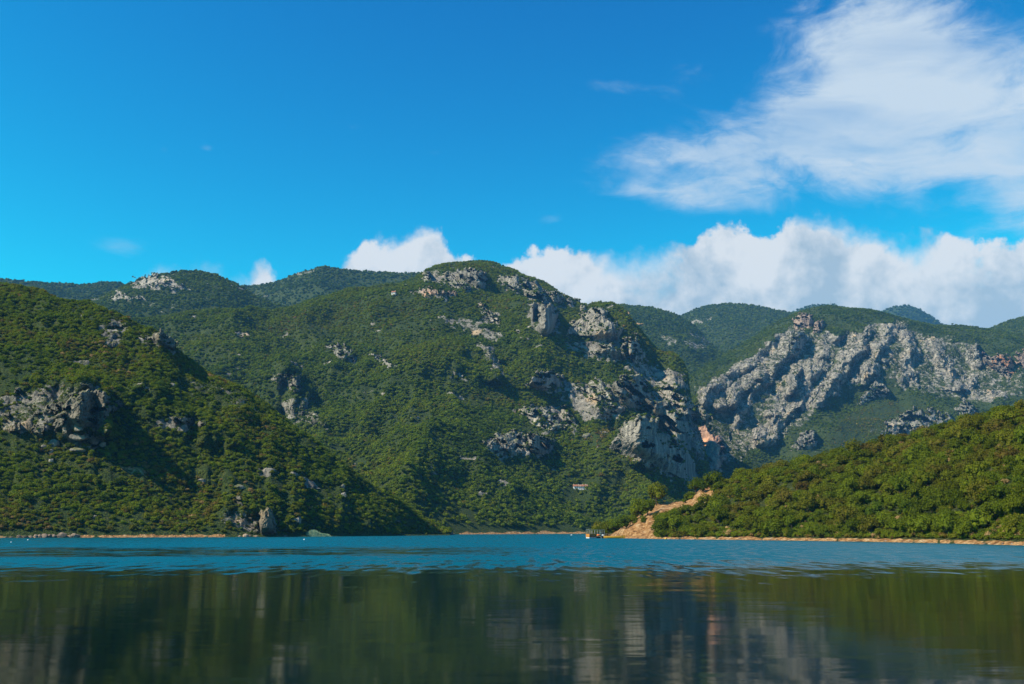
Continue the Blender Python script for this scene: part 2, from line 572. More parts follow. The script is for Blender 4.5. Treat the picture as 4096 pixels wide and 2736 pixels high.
def hill(name, px0, px1, ncol, nrow, base, crest, prof=None, back=(200, 0.55, 24), lf=(0, 100), gully=(0, 80), ribs=(), patches=(),
         bares=(), mat=None, rough=(2.0, 9.0), zbase=None, skirt=True, label=None, seed=1, pushes=(), crest_noise=0.4, fine=0.5, ribrock=0, spots=0):
    """a hillside: foot line (px, D) or (px, D, z), skyline (px, py, D); returns vertex grid and photo coordinates of it"""
    pxs = np.linspace(px0, px1, ncol)
    bD = smooth1(interp(base, pxs, 1), ncol // 60)
    bz = smooth1(interp(base, pxs, 2), ncol // 60) if len(base[0]) > 2 else np.full(ncol, 0.5)
    cpy = smooth1(interp(crest, pxs, 1), max(1, ncol // 220))
    cD = smooth1(interp(crest, pxs, 2), ncol // 40)
    cz = z_of(pxs, cpy, cD)
    nb = back[2]
    t = np.concatenate([[-0.06, -0.02], np.linspace(0, 1, nrow), 1 + np.linspace(0, 1, nb + 1)[1:]])
    if prof is None:
        prof = [(0, 0), (0.25, 0.25), (0.5, 0.53), (0.75, 0.80), (1, 1)]
    pa = np.asarray(prof, float)
    T, PX = np.meshgrid(t, pxs, indexing='ij')
    tf = np.clip(T, 0, 1)
    gz = np.interp(tf.ravel(), pa[:, 0], pa[:, 1]).reshape(T.shape)
    # soften kinks of the profile
    for _ in range(max(2, nrow // 30)):
        gz[3:nrow + 1] = (gz[2:nrow] + 2 * gz[3:nrow + 1] + gz[4:nrow + 2]) / 4
    D = bD[None, :] + (cD - bD)[None, :] * tf
    Z = bz[None, :] + (cz - bz)[None, :] * gz
    neg = T < 0
    D = np.where(neg, bD[None, :] + T * 250, D)
    Z = np.where(neg, bz[None, :] + T * 60, Z)
    tb = np.clip(T - 1, 0, 1)
    D = D + tb * back[0]
    Z = Z - (cz - np.minimum(bz, 0))[None, :] * back[1] * (tb ** 1.5)
    X = x_of(PX, Z, D)
    P = np.stack([X, D, Z], -1)

    def normals(P):
        du = np.gradient(P, axis=1)
        dv = np.gradient(P, axis=0)
        n = np.cross(du, dv)
        n /= np.linalg.norm(n, axis=2, keepdims=True) + 1e-9
        return n
    flat = P.reshape(-1, 3)
    w = (sstep(T, 0.0, 0.12) * (1 - (1 - crest_noise) * sstep(T, 0.80, 1.0))).ravel()
    N0 = normals(P).reshape(-1, 3)
    N0 = N0 * 0.6 + np.array([0, -0.35, 0.5])
    N0 /= np.linalg.norm(N0, axis=1)[:, None]
    d = np.zeros(len(flat))
    if lf[0]:
        d += lf[0] * fbm(flat / lf[1], 3, seed)
    if gully[0]:
        q = np.stack([PX.ravel() / FPX * 1200 / gully[1], D.ravel() / (gully[1] * 3.5), np.full(len(flat), 0.37)], 1)
        q[:, 0] += 0.5 * pnoise(flat / (gully[1] * 1.6), seed + 9)
        d += gully[0] * (ridged(q, 3, seed + 20) - 0.62)
    flat = flat + N0 * (d * w)[:, None]
    ppx, ppy = proj(flat)
    rib = np.zeros(len(flat))
    if len(ribs):
        wob = pnoise(np.stack([ppx / 60, ppy / 60, np.zeros_like(ppx)], 1), seed + 31) * 26 + pnoise(np.stack([ppx / 22, ppy / 22, np.zeros_like(ppx)], 1), seed + 32) * 12
        wob = wob + 9 * cells(ppx / 34, ppy / 44, seed + 34)
        vary = 0.75 + 0.8 * pnoise(np.stack([ppx / 50, ppy / 75, np.ones_like(ppx)], 1), seed + 33)
        for (pl, amp, wl, wr) in ribs:
            a = np.asarray(pl, float)
            a = a[np.argsort(a[:, 1])]
            rx = np.interp(ppy, a[:, 1], a[:, 0])
            dx = ppx + wob - rx
            s = np.where(dx < 0, 1 + dx / wl, 1 - dx / wr)
            tp = sstep(ppy, a[0, 1] - 25, a[0, 1] + 30) * (1 - sstep(ppy, a[-1, 1] - 30, a[-1, 1] + 25))
            rib = np.maximum(rib, amp * vary * np.clip(s, 0, 1) * tp)
    for (x, y, rx_, ry_, amp) in pushes:
        rib += amp * np.exp(-(((ppx - x) / rx_) ** 2 + ((ppy - y) / ry_) ** 2))
    front = (T <= 1.0).ravel()
    tocam = np.array([0, 0, CAMH]) - flat
    tocam /= np.linalg.norm(tocam, axis=1)[:, None]
    flat = flat + (rib * front)[:, None] * tocam * (sstep(T, 0.0, 0.08) * (1 - 0.75 * sstep(T, 0.9, 1.0))).ravel()[:, None]
    rock = np.zeros(len(flat))
    bare = np.zeros(len(flat))
    nz = fbm(np.stack([ppx / 45, ppy / 26, np.zeros_like(ppx)], 1), 3, seed + 50)
    for (poly, s) in patches:
        sd = poly_sd(ppx, ppy, poly)
        rock = np.maximum(rock, s * sstep(sd + nz * 26, -6, 10))
    for (poly, s) in bares:
        sd = poly_sd(ppx, ppy, poly)
        bare = np.maximum(bare, s * sstep(sd + nz * 6, -4, 4))
    if spots:                                          # small outcrops breaking through the scrub
        sp_ = fbm(flat / np.array([24.0, 24.0, 17.0]), 4, seed + 55)
        rock = np.maximum(rock, 0.66 * sstep(sp_, spots, spots + 0.14) * (T.ravel() > 0.06))
    rock *= front
    if ribrock:
        rock *= ribrock + (1 - ribrock) * np.clip(rib / 30.0, 0, 1)
    P = flat.reshape(P.shape)
    N = normals(P).reshape(-1, 3)
    if rough[0]:
        q = flat / np.array([rough[1], rough[1], rough[1] * 1.9])
        rd = 0.6 * (ridged(q, 4, seed + 70, 0.55) - 0.55)
        wx = flat[:, 0] + rough[1] * 0.5 * pnoise(flat / rough[1], seed + 75)
        rd = rd + 0.50 * cells(wx / (rough[1] * 0.6), flat[:, 2] / (rough[1] * 1.5), seed + 76) + 0.38 * cells(wx / (rough[1] * 0.25), flat[:, 2] / (rough[1] * 0.6), seed + 77)
        flat = flat + N * (rd * rough[0] * rock * 1.8)[:, None]
    if fine:
        flat = flat + N * (fbm(flat / 14.0, 2, seed + 80) * fine * w)[:, None]
    P = flat.reshape(P.shape)
    nr, nc = P.shape[:2]
    idx = np.arange(nr * nc).reshape(nr, nc)
    F = np.stack([idx[:-1, :-1].ravel(), idx[:-1, 1:].ravel(), idx[1:, 1:].ravel(), idx[1:, :-1].ravel()], 1)
    me = new_mesh(name, flat, F, not ribrock, {'rock': rock, 'bare': bare})
    o = link(name, me, mat or M_GND)
    tag(o, label, None, None, 'structure')
    ppx, ppy = proj(flat)
    L = dict(name=name, P=P, px=ppx, py=ppy, rock=rock, bare=bare, T=T.ravel(), F=F, rib=rib, front=front, obj=o, N=normals(P).reshape(-1, 3))
    LAYERS[name] = L
    return L


def find(L, px, py):
    """point of a hillside seen at that spot of the photograph"""
    d = (L['px'] - px) ** 2 + (L['py'] - py) ** 2
    d = np.where(L['front'] & (L['T'] >= 0), d, 1e12)
    near = np.where(d < d.min() + 60)[0]
    P = L['P'].reshape(-1, 3)
    return P[near[np.argmin(P[near, 1])]]


A_SHORE = [(-700, 300), (0, 335), (400, 348), (900, 368), (1060, 378), (1250, 400), (1500, 432), (1650, 458), (1800, 500), (1950, 540)]
A_CREST = [(-700, 1000, 560), (-300, 1060, 560), (0, 1128, 560), (110, 1150, 558), (230, 1200, 552), (330, 1232, 548), (430, 1262, 542), (560, 1318, 535),
           (640, 1335, 528), (720, 1405, 518), (860, 1500, 505), (1000, 1585, 492), (1150, 1690, 480), (1300, 1800, 472), (1450, 1900, 470),
           (1600, 2005, 478), (1690, 2080, 490), (1760, 2128, 508), (1950, 2150, 545)]
hillA = hill("hillside_west", -700, 1800, 560, 250, A_SHORE, A_CREST, lf=(6, 75), gully=(6, 60), back=(170, 0.75, 22), seed=11,
             prof=[(0, 0), (0.2, 0.24), (0.42, 0.50), (0.5, 0.60), (0.7, 0.82), (0.85, 0.945), (1, 1)],
             ribs=[([(340, 1490), (425, 1590), (430, 1700), (450, 1750)], 26, 330, 34),
                   ([(560, 1500), (690, 1620), (850, 1700), (960, 1790)], 11, 240, 80),
                   ([(880, 1860), (985, 1960), (1040, 2060)], 6, 160, 50),
                   ([(200, 1250), (330, 1330), (430, 1400)], 7, 160, 60),
                   ],
             patches=[([(0, 1590), (120, 1560), (250, 1530), (400, 1540), (430, 1700), (300, 1740), (120, 1740), (0, 1720)], 0.52),
                      ([(250, 1740), (420, 1720), (430, 1790), (250, 1810)], 0.55),
                      ([(520, 1330), (650, 1320), (720, 1420), (560, 1390)], 0.5),
                      ([(400, 1290), (520, 1300), (470, 1400), (400, 1390)], 0.55),
                      ([(700, 1500), (860, 1530), (1010, 1600), (960, 1650), (790, 1590), (700, 1560)], 0.44),
                      ([(560, 1690), (700, 1670), (800, 1690), (760, 1730), (600, 1720)], 0.5),
                      ([(900, 2030), (990, 2060), (1090, 2050), (1090, 2135), (960, 2130), (880, 2080)], 0.55)],
             bares=[([(-700, 2156), (0, 2146), (330, 2142), (560, 2139), (900, 2139), (900, 2150), (330, 2160), (-700, 2200)], 0.9),
                    ([(470, 1868), (570, 1860), (600, 1905), (520, 1900)], 0.55)],
             label="green scrub hillside rising from the lake on the left", mat=M_GND, spots=0.70)

C_SHORE = [(150, 700), (1000, 620), (1640, 555), (1900, 610), (2200, 670), (2400, 700), (2700, 730), (2900, 760), (3050, 790)]
C_CREST = [(150, 1330, 1150), (300, 1300, 1160), (500, 1276, 1180), (700, 1264, 1200), (900, 1257, 1220), (1080, 1250, 1260), (1180, 1222, 1300), (1300, 1192, 1340),
           (1450, 1168, 1390), (1600, 1143, 1430), (1675, 1108, 1445), (1700, 1082, 1450), (1760, 1064, 1465), (1867, 1053, 1480), (1950, 1068, 1475),
           (2050, 1090, 1450), (2150, 1125, 1420), (2250, 1174, 1390), (2310, 1208, 1370), (2350, 1218, 1355), (2390, 1208, 1340), (2440, 1220, 1320), (2500, 1272, 1295),
           (2560, 1332, 1270), (2620, 1388, 1245), (2690, 1430, 1215), (2735, 1500, 1180), (2755, 1590, 1140), (2778, 1680, 1100), (2800, 1765, 1050),
           (2830, 1860, 980), (2900, 2000, 900), (3050, 2110, 830)]
hillC = hill("mountain_central", 150, 3050, 760, 420, C_SHORE, C_CREST, lf=(22, 170), gully=(22, 110), back=(260, 0.5, 22), seed=23,
             prof=[(0, 0), (0.3, 0.26), (0.55, 0.54), (0.8, 0.84), (0.92, 0.95), (1, 1)],
             ribs=[([(1930, 1370), (1985, 1440), (2015, 1530)], 42, 190, 26),
                   ([(1130, 1430), (1195, 1510), (1235, 1630), (1290, 1700)], 48, 210, 40),
                   ([(1380, 1380), (1425, 1440), (1440, 1480)], 20, 130, 22),
                   ([(2190, 1620), (2280, 1690), (2330, 1740)], 12, 120, 30),
                   ([(2040, 1690), (2130, 1770), (2150, 1830)], 14, 130, 40),
                   ([(2540, 1660), (2560, 1760), (2580, 1870)], 55, 110, 120),
                   ([(1560, 1500), (1640, 1700), (1740, 1900)], 14, 240, 130),
                   ([(2100, 1350), (2240, 1480), (2420, 1600), (2560, 1660)], 16, 190, 80),
                   ([(1500, 1200), (1580, 1350), (1700, 1500)], 14, 220, 160)],
             patches=[([(1690, 1090), (1850, 1075), (1950, 1090), (1940, 1160), (1890, 1165), (1740, 1140)], 0.62),
                      ([(1640, 1160), (1720, 1145), (1830, 1175), (1830, 1195), (1680, 1195)], 0.6),
                      ([(1985, 1105), (2140, 1130), (2310, 1205), (2290, 1230), (2160, 1215), (2040, 1170)], 0.8),
                      ([(1750, 1270), (1830, 1270), (1960, 1310), (2020, 1350), (1990, 1380), (1860, 1330)], 0.56),
                      ([(1905, 1215), (2000, 1260), (2010, 1320), (1920, 1290)], 0.58),
                      ([(1900, 1360), (1980, 1390), (2030, 1520), (1960, 1480)], 0.56),
                      ([(1300, 1385), (1340, 1375), (1420, 1410), (1440, 1460), (1360, 1445)], 0.65),
                      ([(1470, 1410), (1560, 1440), (1600, 1470), (1540, 1475)], 0.58),
                      ([(1080, 1490), (1200, 1490), (1200, 1580), (1110, 1570)], 0.55),
                      ([(1100, 1600), (1230, 1600), (1300, 1700), (1160, 1690)], 0.56),
                      ([(2050, 1650), (2090, 1625), (2250, 1625), (2330, 1730), (2270, 1735), (2170, 1715)], 0.72),
                      ([(1940, 1770), (2000, 1730), (2140, 1730), (2230, 1750), (2210, 1825), (2000, 1830)], 0.72),
                      ([(2250, 1500), (2330, 1530), (2500, 1530), (2540, 1590), (2480, 1680), (2330, 1690), (2250, 1600)], 0.60),
                      ([(2440, 1785), (2520, 1690), (2640, 1690), (2740, 1810), (2810, 1910), (2740, 1935), (2560, 1850)], 0.9),
                      ([(2560, 1590), (2640, 1560), (2740, 1570), (2840, 1660), (2870, 1850), (2800, 1840), (2600, 1680)], 0.95),
                      ([(2480, 1440), (2620, 1460), (2740, 1500), (2760, 1580), (2640, 1560), (2540, 1520)], 0.60),
                      ([(2250, 1370), (2520, 1350), (2560, 1450), (2390, 1440)], 0.72),
                      ([(2110, 1190), (2160, 1200), (2240, 1230), (2240, 1330), (2150, 1340), (2110, 1290)], 0.55)],
             bares=[([(1640, 2137), (1800, 2132), (2100, 2127), (2350, 2127), (2350, 2135), (1640, 2147)], 0.85),
                    ([(1900, 2102), (1960, 2100), (2020, 2120), (1960, 2124)], 0.0)],
             label="green mountain with grey cliffs in the middle of the view", mat=M_GND, spots=0.62)

B1 = hill("hill_rocky_cap", 300, 1250, 260, 90, [(300, 1350, 200), (1250, 1450, 230)],
          [(300, 1215, 1640), (380, 1190, 1650), (440, 1168, 1660), (500, 1140, 1670), (560, 1115, 1690), (640, 1095, 1700), (720, 1080, 1710), (780, 1078, 1720), (860, 1090, 1720), (940, 1125, 1720),
           (1000, 1160, 1720), (1080, 1205, 1700), (1250, 1265, 1650)],
          lf=(14, 160), gully=(10, 110), seed=37, back=(300, 0.4, 14),
          patches=[([(500, 1143), (531, 1118), (626, 1104), (692, 1114), (770, 1165), (690, 1165), (596, 1150)], 0.85),
                   ([(429, 1205), (471, 1172), (519, 1182), (590, 1197), (520, 1205)], 0.72),
                   ([(560, 1215), (690, 1225), (900, 1230), (890, 1260), (640, 1250)], 0.46)],
          label="rounded hill with a pale rocky cap behind the left slope", spots=0.62)
B2 = hill("hill_back_west", -700, 2050, 330, 70, [(-700, 1900, 220), (900, 1900, 250), (2050, 2000, 260)],
          [(-700, 1085, 2450), (-300, 1098, 2400), (0, 1112, 2350), (120, 1124, 2350), (250, 1134, 2350), (330, 1140, 2350), (420, 1131, 2350), (520, 1136, 2400), (700, 1165, 2450), (900, 1156, 2450),
           (985, 1142, 2430), (1100, 1119, 2400), (1200, 1084, 2350), (1290, 1065, 2300), (1360, 1074, 2300), (1500, 1087, 2300), (1600, 1097, 2300), (1700, 1104, 2300), (1850, 1125, 2300), (2050, 1180, 2300)],
          lf=(22, 260), gully=(16, 180), seed=41, back=(500, 0.3, 10),
          patches=[([(1160, 1095), (1260, 1072), (1300, 1085), (1180, 1110)], 0.48), ([(1000, 1175), (1100, 1170), (1130, 1185), (1010, 1190)], 0.46)],
          label="dark green wooded ridge far behind the left slopes")
D1 = hill("hill_east_of_peak", 2250, 3000, 220, 110, [(2250, 1700, 230), (3000, 1750, 200)],
          [(2250, 1280, 2350), (2350, 1235, 2380), (2430, 1212, 2400), (2500, 1216, 2400), (2600, 1233, 2400), (2700, 1264, 2380), (2770, 1300, 2350), (2860, 1388, 2280), (2920, 1420, 2230), (3000, 1450, 2200)],
          lf=(16, 200), gully=(12, 130), seed=53, back=(300, 0.4, 10),
          patches=[([(2630, 1335), (2700, 1345), (2860, 1385), (2800, 1400), (2640, 1370)], 0.5), ([(2740, 1330), (2830, 1340), (2870, 1385), (2820, 1380)], 0.5)],
          bares=[([(2490, 1238), (2515, 1240), (2525, 1270), (2495, 1268)], 0.6), ([(2538, 1286), (2575, 1292), (2570, 1308), (2545, 1300)], 0.6), ([(2632, 1315), (2660, 1310), (2650, 1322)], 0.6)],
          label="green hill with small orange scars behind the central peak")
D2 = hill("hill_rounded_far", 2580, 3420, 220, 80, [(2580, 2300, 250), (3420, 2300, 250)],
          [(2580, 1345, 2900), (2680, 1286, 2950), (2740, 1252, 3000), (2790, 1229, 3000), (2840, 1215, 3000), (2900, 1208, 3000), (2960, 1211, 3000), (3060, 1226, 3000), (3180, 1252, 3000), (3300, 1300, 2950), (3420, 1340, 2900)],
          lf=(12, 300), gully=(10, 180), seed=59, back=(500, 0.3, 10), patches=[([(2750, 1280), (2845, 1270), (2845, 1290), (2755, 1296)], 0.62)],
          label="rounded wooded hill in the far gap")
E1 = hill("mountain_blue_far", 3000, 4000, 220, 50, [(3000, 3500, 420), (4000, 3500, 420)],
          [(3000, 1330, 4250), (3120, 1270, 4250), (3180, 1245, 4250), (3230, 1225, 4250), (3280, 1218, 4250), (3340, 1220, 4250), (3400, 1235, 4250), (3460, 1262, 4250), (3500, 1262, 4250), (3540, 1240, 4250),
           (3580, 1226, 4250), (3630, 1222, 4250), (3680, 1236, 4250), (3720, 1262, 4250), (3760, 1290, 4250), (3850, 1335, 4250), (4000, 1390, 4250)],
          lf=(10, 300), gully=(10, 240), seed=61, back=(700, 0.3, 8), crest_noise=0.15, label="hazy blue mountain tops on the horizon")
R1 = hill("hill_far_right", 3650, 4800, 260, 90, [(3650, 2100, 320), (4800, 2000, 300)],
          [(3650, 1360, 2500), (3850, 1340, 2500), (3940, 1320, 2500), (3990, 1302, 2480), (4040, 1283, 2470), (4096, 1268, 2460), (4300, 1220, 2450), (4800, 1180, 2400)],
          lf=(10, 200), gully=(8, 140), seed=67, back=(400, 0.3, 10), patches=[([(4000, 1370), (4110, 1365), (4110, 1400), (4020, 1395)], 0.5)],
          label="smooth wooded hill at the far right")

M_RIBS = [([(3135, 1319), (3091, 1357), (3008, 1440), (2906, 1500), (2835, 1560), (2808, 1630)], 51, 60, 70),
          ([(3186, 1331), (3167, 1408), (3129, 1446), (3046, 1510), (2957, 1573), (2905, 1637)], 72, 95, 45),
          ([(3199, 1459), (3173, 1535), (3140, 1600), (3090, 1680), (3040, 1760)], 55, 50, 32),
          ([(3358, 1319), (3320, 1382), (3269, 1459), (3237, 1522), (3212, 1612), (3120, 1690), (3060, 1780)], 51, 70, 36),
          ([(3466, 1306), (3435, 1382), (3396, 1446), (3352, 1510), (3310, 1570), (3260, 1640)], 60, 75, 40),
          ([(3581, 1287), (3556, 1357), (3520, 1414), (3490, 1484), (3440, 1545)], 55, 70, 42),
          ([(3619, 1319), (3645, 1395), (3632, 1478), (3645, 1552)], 42, 50, 34),
          ([(3734, 1350), (3747, 1414), (3790, 1478), (3811, 1558)], 42, 60, 40),
          ([(3893, 1376), (3912, 1433), (3920, 1470)], 39, 60, 22),
          ([(3830, 1560), (3900, 1500), (3960, 1560), (3990, 1640)], 34, 110, 60),
          ([(3080, 1450), (3060, 1530), (3000, 1600), (2940, 1700)], 34, 40, 30),
          ([(3290, 1440), (3270, 1500), (3230, 1580)], 25, 30, 24)]
MAS = hill("mountain_craggy_right", 2690, 4500, 860, 480, [(2690, 1180, 35), (2840, 1200, 35), (3100, 1230, 30), (3500, 1250, 30), (4096, 1250, 30), (4800, 1200, 30)],
           [(2690, 1560, 1750), (2760, 1510, 1780), (2830, 1460, 1830), (2900, 1415, 1900), (2980, 1366, 1960), (3050, 1318, 2000), (3120, 1276, 2030), (3170, 1254, 2050), (3240, 1236, 2060), (3300, 1228, 2070),
            (3380, 1228, 2080), (3480, 1239, 2080), (3560, 1260, 2080), (3650, 1280, 2080), (3750, 1296, 2080), (3830, 1302, 2070), (3900, 1312, 2070), (3960, 1320, 2060), (4100, 1345, 2040), (4400, 1350, 2000), (4800, 1340, 1950)],
           prof=[(0, 0), (0.25, 0.16), (0.45, 0.36), (0.7, 0.72), (0.85, 0.90), (1, 1)], lf=(14, 150), gully=(10, 70), ribs=M_RIBS, seed=71, back=(350, 0.4, 16), rough=(4.6, 22.0), ribrock=0.66,
           patches=[([(2770, 1560), (2900, 1480), (3010, 1420), (3100, 1340), (3180, 1300), (3260, 1330), (3330, 1330), (3420, 1330), (3480, 1295), (3600, 1270), (3660, 1330), (3780, 1340), (3900, 1370),
                      (4000, 1470), (4096, 1480), (4096, 1580), (3900, 1620), (3650, 1570), (3560, 1530), (3440, 1545), (3330, 1590), (3260, 1660), (3150, 1740), (3060, 1800), (2960, 1850), (2860, 1860), (2800, 1700)], 0.72),
                    ([(3480, 1730), (3620, 1640), (3760, 1650), (3820, 1690), (3700, 1740)], 0.6),
                    ([(3160, 1800), (3210, 1725), (3260, 1715), (3280, 1790)], 0.6),
                    ([(3800, 1640), (3860, 1600), (3920, 1640), (3880, 1680)], 0.6),
                    ([(3300, 1250), (3490, 1245), (3500, 1275), (3420, 1290)], 0.42)],
           bares=[([(2765, 1690), (2790, 1720), (2835, 1740), (2850, 1805), (2862, 1860), (2825, 1830), (2790, 1740)], 0.9)],
           label="craggy limestone mountain on the right with steep ribs")

N_SHORE = [(2230, 345, -2.5), (2320, 342, -2.0), (2390, 337, 0.3), (2480, 322, 0.5), (2650, 290, 0.5), (3000, 262, 0.5), (3500, 222, 0.5), (4096, 170, 0.5), (4400, 150, 0.5), (4900, 128, 0.5)]
N_CREST = [(2230, 2172, 352), (2320, 2164, 352), (2380, 2138, 351), (2420, 2128, 350), (2500, 2098, 350), (2560, 2050, 348), (2610, 2016, 345), (2680, 2006, 342), (2750, 2003, 340), (2775, 1985, 338), (2800, 1958, 338), (2830, 1952, 338),
           (2870, 1938, 336), (3000, 1900, 335), (3300, 1840, 325), (3500, 1785, 315), (3700, 1740, 305), (3850, 1695, 295), (4000, 1650, 285), (4100, 1635, 278), (4400, 1560, 260), (4900, 1480, 240)]
hillN = hill("hillside_near_right", 2230, 4900, 520, 170, N_SHORE, N_CREST, lf=(2.0, 30), gully=(1.6, 18), back=(60, 1.02, 26), seed=83, fine=0.25,
             prof=[(0, 0), (0.06, 0.035), (0.25, 0.30), (0.5, 0.58), (0.75, 0.82), (1, 1)], crest_noise=0.3, rough=(0.5, 2.0),
             bares=[([(2380, 2170), (2470, 2120), (2530, 2080), (2590, 2035), (2640, 2005), (2770, 1995), (2800, 1945), (2850, 1945), (2862, 1986), (2785, 2033), (2722, 2058), (2665, 2063), (2615, 2092), (2632, 2150), (2622, 2176)], 1.0),
                    ([(2600, 2147), (3000, 2149), (3500, 2154), (4096, 2166), (4900, 2188), (4900, 2330), (4096, 2200), (3500, 2180), (2600, 2175)], 0.95)],
             mat=M_GND_N, label="scrub-covered low hill beside the water on the right")

# ------------------------------------------------------------------ water
def build_water():
    m, t, g = material("lake_water")
    geo = g.n('ShaderNodeNewGeometry')
    pos = geo.outputs['Position']
    sp = g.n('ShaderNodeSeparateXYZ')
    t.links.new(pos, sp.inputs[0])
    X, Y = sp.outputs[0], sp.outputs[1]
    # wind patches: calm close by, ruffled farther out, one calm lane across the left half
    wn = g.noise(g.vm('MULTIPLY', pos, (0.018, 0.05, 1.0)), 1.0, 4.0, 0.6)
    wob = g.m('MULTIPLY', g.m('SUBTRACT', wn, 0.5), 30.0)
    yy = g.m('ADD', Y, wob)
    yl = g.m('SUBTRACT', yy, g.m('MULTIPLY', X, 0.10))
    dash = g.noise(g.vm('MULTIPLY', pos, (0.9, 0.17, 1.0)), 1.0, 3.0, 0.65)
    dash2 = g.noise(g.vm('MULTIPLY', pos, (0.22, 0.30, 1.0)), 1.0, 5.0, 0.7)
    mixd = g.m('ADD', g.m('MULTIPLY', g.m('SUBTRACT', dash, 0.5), 1.3), g.m('MULTIPLY', g.m('SUBTRACT', dash2, 0.5), 1.4))
    far = g.ss(g.m('ADD', g.m('DIVIDE', g.m('SUBTRACT', yl, 46.0), 46.0), mixd), 0.20, 0.95)
    lane = g.m('MULTIPLY', g.ss(yl, 96.0, 108.0), g.m('SUBTRACT', 1.0, g.ss(yl, 135.0, 170.0)))
    lane = g.m('MULTIPLY', lane, g.m('SUBTRACT', 1.0, g.ss(X, -22.0, 22.0)))
    speck = g.noise(g.vm('MULTIPLY', pos, (0.12, 0.30, 1.0)), 1.0, 4.0, 0.7)
    lane = g.m('MULTIPLY', lane, g.ss(speck, 0.62, 0.46))
    rip = g.m('MULTIPLY', far, g.m('SUBTRACT', 1.0, g.m('MULTIPLY', lane, 0.93)))
    patchy = g.noise(g.vm('MULTIPLY', pos, (0.35, 0.9, 1.0)), 1.0, 3.0, 0.6)
    rip = g.m('MULTIPLY', rip, g.ss(dash, 0.32, 0.56, 0.42, 1.0))
    # wave slopes straight from noise vectors, long crests lie across the view
    c1 = g.noise(g.vm('MULTIPLY', pos, (0.45, 1.7, 1.0)), 1.0, 3.0, 0.55, 0.2, out=1)
    c2 = g.noise(g.vm('MULTIPLY', pos, (1.6, 4.5, 1.0)), 1.0, 2.0, 0.5, 0.0, out=1)
    c3 = g.noise(g.vm('MULTIPLY', pos, (0.10, 0.42, 1.0)), 1.0, 2.0, 0.5, 0.0, out=1)
    s = g.vm('ADD', g.vm('SUBTRACT', c1, (0.5, 0.5, 0.5)), g.vm('SCALE', g.vm('SUBTRACT', c2, (0.5, 0.5, 0.5)), scale=0.5))
    s = g.vm('ADD', s, g.vm('SCALE', g.vm('SUBTRACT', c3, (0.5, 0.5, 0.5)), scale=0.45))
    nearn = g.noise(g.vm('MULTIPLY', pos, (0.05, 0.16, 1.0)), 1.0, 3.0, 0.55)
    calm = g.ss(nearn, 0.35, 0.70, 0.020, 0.055)
    amp = g.m('ADD', calm, g.m('MULTIPLY', rip, g.m('ADD', 0.13, g.m('MULTIPLY', g.m('SUBTRACT', patchy, 0.5), 0.3))))
    s = g.vm('MULTIPLY', g.vm('SCALE', s, scale=amp), (0.35, 1.0, 0.0))
    s = g.vm('ADD', s, g.comb(0.0, g.m('MULTIPLY', rip, -0.23), 0.0))
    nrm = g.vm('NORMALIZE', g.vm('ADD', s, (0, 0, 1.0)))
    rough = g.m('ADD', 0.07, g.m('MULTIPLY', rip, 0.24))
    base_col = g.mix(rip, (0.002, 0.007, 0.004, 1), (0.001, 0.070, 0.096, 1))  # teal painted in where ruffled, topping up the weak sky reflection
    b = principled(g, t, base_col, rough, 0.5, nrm)
    b.inputs['IOR'].default_value = 1.26
    V = [(-2600, -300, 0), (3200, -300, 0), (3200, 2600, 0), (-2600, 2600, 0)]
    me = new_mesh("lake", np.array(V, float), np.array([[0, 1, 2, 3]]), False)
    tag(link("lake_water", me, m), "calm dark green lake with a blue wind-ruffled band", None, None, 'structure')


build_water()


# ------------------------------------------------------------------ plants
def ico(sub):
    import bmesh
    bm = bmesh.new()
    bmesh.ops.create_icosphere(bm, subdivisions=sub, radius=1.0)
    V = np.array([v.co[:] for v in bm.verts])
    F = np.array([[v.index for v in f.verts] for f in bm.faces])
    bm.free()
    return V, F


ICO1, ICO2, ICO3 = ico(1), ico(2), ico(3)


def leaf_quads(C, Nn, size, r):
    """small rhombic leaf clumps at C facing roughly Nn"""
    n = len(C)
    a = r.normal(size=(n, 3))
    Nn = Nn + 0.65 * r.normal(size=(n, 3))
    Nn /= np.linalg.norm(Nn, axis=1)[:, None]
    u = np.cross(Nn, a)
    u /= np.linalg.norm(u, axis=1)[:, None] + 1e-9
    v = np.cross(Nn, u)
    s = size * (0.6 + 0.8 * r.random((n, 1)))
    V = np.stack([C - u * s, C - v * s * 0.6, C + u * s, C + v * s * 0.6], 1).reshape(-1, 3)
    F = np.arange(4 * n).reshape(n, 4)
    return V, F


